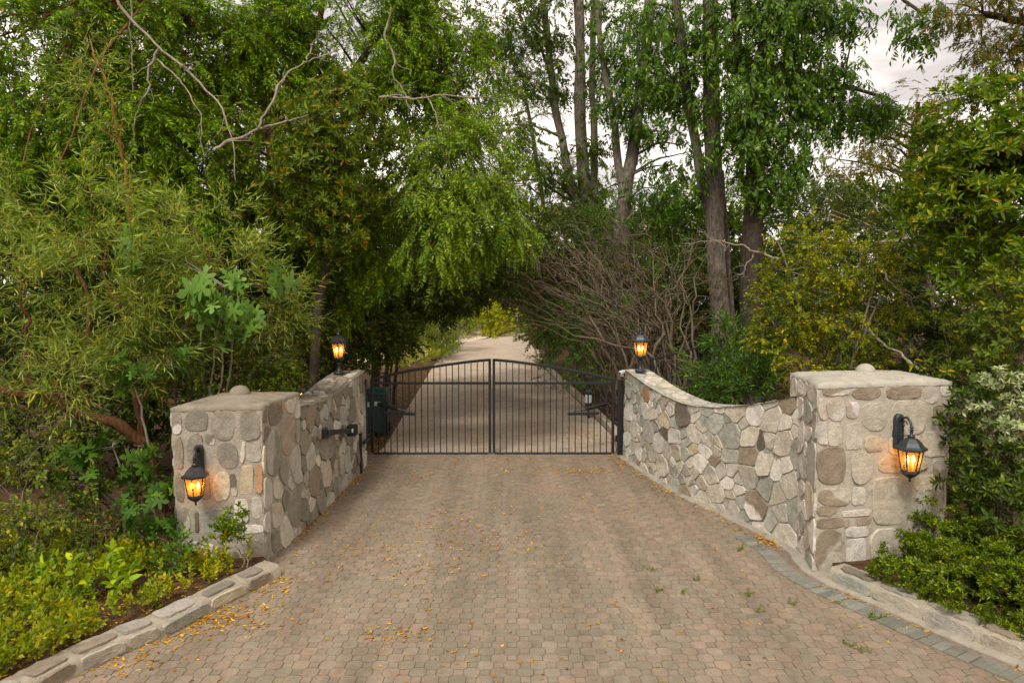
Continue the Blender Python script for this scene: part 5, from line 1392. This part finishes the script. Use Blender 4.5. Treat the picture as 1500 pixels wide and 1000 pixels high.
def litter():
    rng = np.random.default_rng(700)
    pts = []
    def along(line, n, spread, off, z=.004):
        Q, t = dense(np.array(line, float), .05)
        i = rng.integers(0, len(Q), n); T = np.gradient(Q, axis=0); T = nz(T); Nn = np.stack([-T[:, 1], T[:, 0]], 1)
        w = np.abs(rng.normal(0, spread, n))
        clump = .5 + .5 * np.sin(t[i] * 2.3 + 1) * np.sin(t[i] * 5.1)
        k = rng.random(n) < .25 + .75 * clump
        q = Q[i] + Nn[i] * (off + w)[:, None] * np.sign(off)
        pts.append(np.c_[q[k], np.full(k.sum(), z)])
    along([(LW[0][0], 8.4)] + [tuple(x) for x in LW] , 900, .10, -.06)
    along(LK, 1000, .22, -.03)
    along([tuple(x) for x in RW[::-1]], 500, .14, .14, .03)
    along(RK[::-1], 160, .12, .12, .01)
    q = rng.uniform((-4, 4.6), (4.5, 13.2), (5200, 2)); dens = np.exp(-((q[:, 0] + 1.3) / 2.0) ** 2) * .7 + .12 + .5 * np.exp(-((q[:, 1] - 12.6) / .8) ** 2)
    patch = np.clip(.5 + .9 * np.sin(q[:, 0] * 1.9 + 2) * np.sin(q[:, 1] * 1.6 + q[:, 0]), .05, 1)
    q = q[(rng.random(len(q)) < dens * patch) & (q[:, 0] > lx(q[:, 1]) + .05) & (q[:, 0] < rx(q[:, 1]) - .1)]; pts.append(np.c_[q, np.full(len(q), .004)])
    for (u, v, s, n) in ((640, 765, .35, 70), (690, 800, .3, 60), (1125, 795, .12, 130), (590, 930, .15, 60), (330, 905, .25, 200), (640, 835, .3, 70), (760, 690, .5, 60), (870, 690, .25, 120), (835, 690, .2, 60)):
        c = on_ground(u, v); z = rng.normal(0, s, (n, 2)) * (1.2, .7); pts.append(np.c_[c[0] + z[:, 0], c[1] + z[:, 1], np.full(n, .006)])
    # beyond the gate
    for (u, v, sx, sy, n) in ((555, 645, .25, .9, 380), (870, 640, .4, .5, 330), (600, 580, .6, 3, 900), (585, 560, .8, 4, 900), (700, 600, 1.2, 3, 500)):
        c = on_ground(u, v); z = rng.normal(0, 1, (n, 2)) * (sx, sy); pts.append(np.c_[c[0] + z[:, 0], c[1] + z[:, 1], np.full(n, .004)])
    q = rng.uniform((-9, 4), (-2.9, 8.4), (2600, 2)); inner = [(x - .2, y + .2) for x, y in dense(LK, .2)[0]]
    q = q[in_poly(q, [(-9, 3.0)] + inner + [(-3.0, 7.45), (-3.9, 7.45), (-9, 8.6)])]; pts.append(np.c_[q, np.full(len(q), .108)]); pts.append(np.c_[q + rng.normal(0, .05, q.shape), np.full(len(q), .112)])
    for pc, zt in ((PLF, 1.87), (PR, 2.15)):
        k = 26; pts.append(np.c_[pc.location[0] + rng.uniform(-.4, .4, k), pc.location[1] + rng.uniform(-.4, .4, k), np.full(k, zt + .03)])
    P = np.concatenate(pts); n0 = len(P)
    # small broken bits over the whole drive
    q = rng.uniform((-4, 4.4), (4.5, 13.2), (16000, 2))
    patch = np.clip(.35 + .6 * np.sin(q[:, 0] * 2.3 + 1) * np.sin(q[:, 1] * 1.9 + q[:, 0] * .7) + .5 * np.exp(-((q[:, 0] + 1.2) / 1.6) ** 2), .03, 1)
    q = q[(rng.random(len(q)) < patch * .62) & (q[:, 0] > lx(q[:, 1]) + .05) & (q[:, 0] < rx(q[:, 1]) - .1)]
    P = np.concatenate([P, np.c_[q, np.full(len(q), .003)]]); n = len(P)
    a = rng.uniform(0, 6.28, n); A = np.c_[np.cos(a), np.sin(a), rng.normal(0, .18, n)]; A = nz(A)
    Nn = nz(np.c_[rng.normal(0, .3, n), rng.normal(0, .3, n), np.ones(n)])
    Y = nz(np.cross(Nn, A)); Z = np.cross(A, Y)
    l = rng.uniform(.022, .056, n); l[n0:] *= rng.uniform(.16, .45, n - n0); w = l * rng.uniform(.3, .55, n)
    SV = LEAF6[0]
    V = P[:, None, :] + A[:, None] * SV[None, :, :1] * l[:, None, None] + Y[:, None] * SV[None, :, 1:2] * w[:, None, None] + Z[:, None] * SV[None, :, 2:3] * (-l * rng.uniform(.5, 2.0, n))[:, None, None]
    V[..., 2] = np.maximum(V[..., 2], P[:, None, 2]) + .001
    F = (np.array(LEAF6[1])[None] + (np.arange(n) * 6)[:, None, None]).reshape(-1, 4)
    tag(np_mesh('fallen_leaves', V.reshape(-1, 3), [(F, 0)], [M['litter']]), kind='stuff')
    # weeds in the joints
    q = [on_ground(u, v)[:2] for u, v in ((1085, 805), (1020, 850), (1115, 895), (1230, 885), (1275, 905), (1288, 907), (1240, 945), (1270, 955), (1180, 800), (1000, 870), (965, 865), (1160, 885), (1095, 870), (955, 835))]
    P = np.concatenate([np.c_[np.array(c) + rng.normal(0, .02, (9, 2)), np.zeros(9)] for c in q])
    A = nz(rng.normal(0, .7, P.shape) + (0, 0, .7))
    V, lf, tf = sprays_mesh('small', P, A, up_vec(A, rng) + (0, -1, 0), .055 * rng.uniform(.5, 1.5, len(P)), rng, .001)
    tag(np_mesh('joint_weeds', V, [(lf, 0), (tf, 1)], [M['hedge'], M['twig']]), kind='stuff')
litter()
# ------------------------------------------------------------------ light, sky, camera
SUN_EL, SUN_AZ = R(52), R(200)     # azimuth measured clockwise from +Y: behind the camera, to the left
w = bpy.data.worlds.new('World'); SC.world = w; w.use_nodes = True
nt = w.node_tree; nt.nodes.clear()
n_ = lambda t: nt.nodes.new(t)
out = n_('ShaderNodeOutputWorld'); bg = n_('ShaderNodeBackground'); sky = n_('ShaderNodeTexSky')
sky.sky_type = 'NISHITA'; sky.sun_disc = False; sky.sun_elevation = SUN_EL; sky.sun_rotation = SUN_AZ; sky.dust_density = 2.5
tc = n_('ShaderNodeTexCoord'); mp = n_('ShaderNodeMapping'); mp.inputs['Scale'].default_value = (1.0, 1.0, 2.6); mp.inputs['Location'].default_value = (.35, .2, .1)
nt.links.new(tc.outputs['Generated'], mp.inputs['Vector'])
nz_ = n_('ShaderNodeTexNoise'); nz_.inputs['Scale'].default_value = 3.4; nz_.inputs['Detail'].default_value = 7; nz_.inputs['Roughness'].default_value = .55; nz_.inputs['Distortion'].default_value = .4
nt.links.new(mp.outputs[0], nz_.inputs['Vector'])
rp = n_('ShaderNodeValToRGB'); e = rp.color_ramp.elements
e[0].position = .40; e[0].color = (.64, .58, .54, 1); e[1].position = .55; e[1].color = (1.24, 1.10, .98, 1)
nt.links.new(nz_.outputs['Fac'], rp.inputs['Fac'])
gain = n_('ShaderNodeVectorMath'); gain.operation = 'SCALE'; gain.inputs['Scale'].default_value = 11.5
nt.links.new(rp.outputs['Color'], gain.inputs[0])
mx = n_('ShaderNodeMix'); mx.data_type = 'RGBA'; mx.inputs[0].default_value = .88
nt.links.new(sky.outputs['Color'], mx.inputs[6]); nt.links.new(gain.outputs[0], mx.inputs[7])
nt.links.new(mx.outputs[2], bg.inputs['Color']); bg.inputs['Strength'].default_value = .085
nt.links.new(bg.outputs[0], out.inputs['Surface'])

L = bpy.data.lights.new('sun', 'SUN'); L.energy = 2.2; L.angle = R(15); L.color = (1, .96, .90)
so = bpy.data.objects.new('sun', L); COL.objects.link(so)
dv = Vector((math.sin(SUN_AZ) * math.cos(SUN_EL), math.cos(SUN_AZ) * math.cos(SUN_EL), math.sin(SUN_EL)))
so.rotation_euler = dv.to_track_quat('Z', 'Y').to_euler()

cam = bpy.data.cameras.new('camera'); cam.lens = 24; cam.sensor_width = 36; cam.clip_end = 500; cam.clip_start = .05
co = bpy.data.objects.new('camera', cam); COL.objects.link(co)
co.location = CAM; co.rotation_euler = (math.pi / 2 - PITCH, 0, 0)
SC.camera = co
SC.view_settings.view_transform = 'Standard'; SC.view_settings.look = 'None'; SC.view_settings.gamma = 1; SC.view_settings.exposure = 0.5
SC.render.engine = 'CYCLES'
cy = SC.cycles
cy.use_denoising = True
try: cy.denoiser = 'OPENIMAGEDENOISE'
except Exception: pass
cy.max_bounces = 6; cy.diffuse_bounces = 2; cy.glossy_bounces = 2; cy.transmission_bounces = 5; cy.transparent_max_bounces = 6
cy.sample_clamp_indirect = 4; cy.caustics_reflective = False; cy.caustics_refractive = False
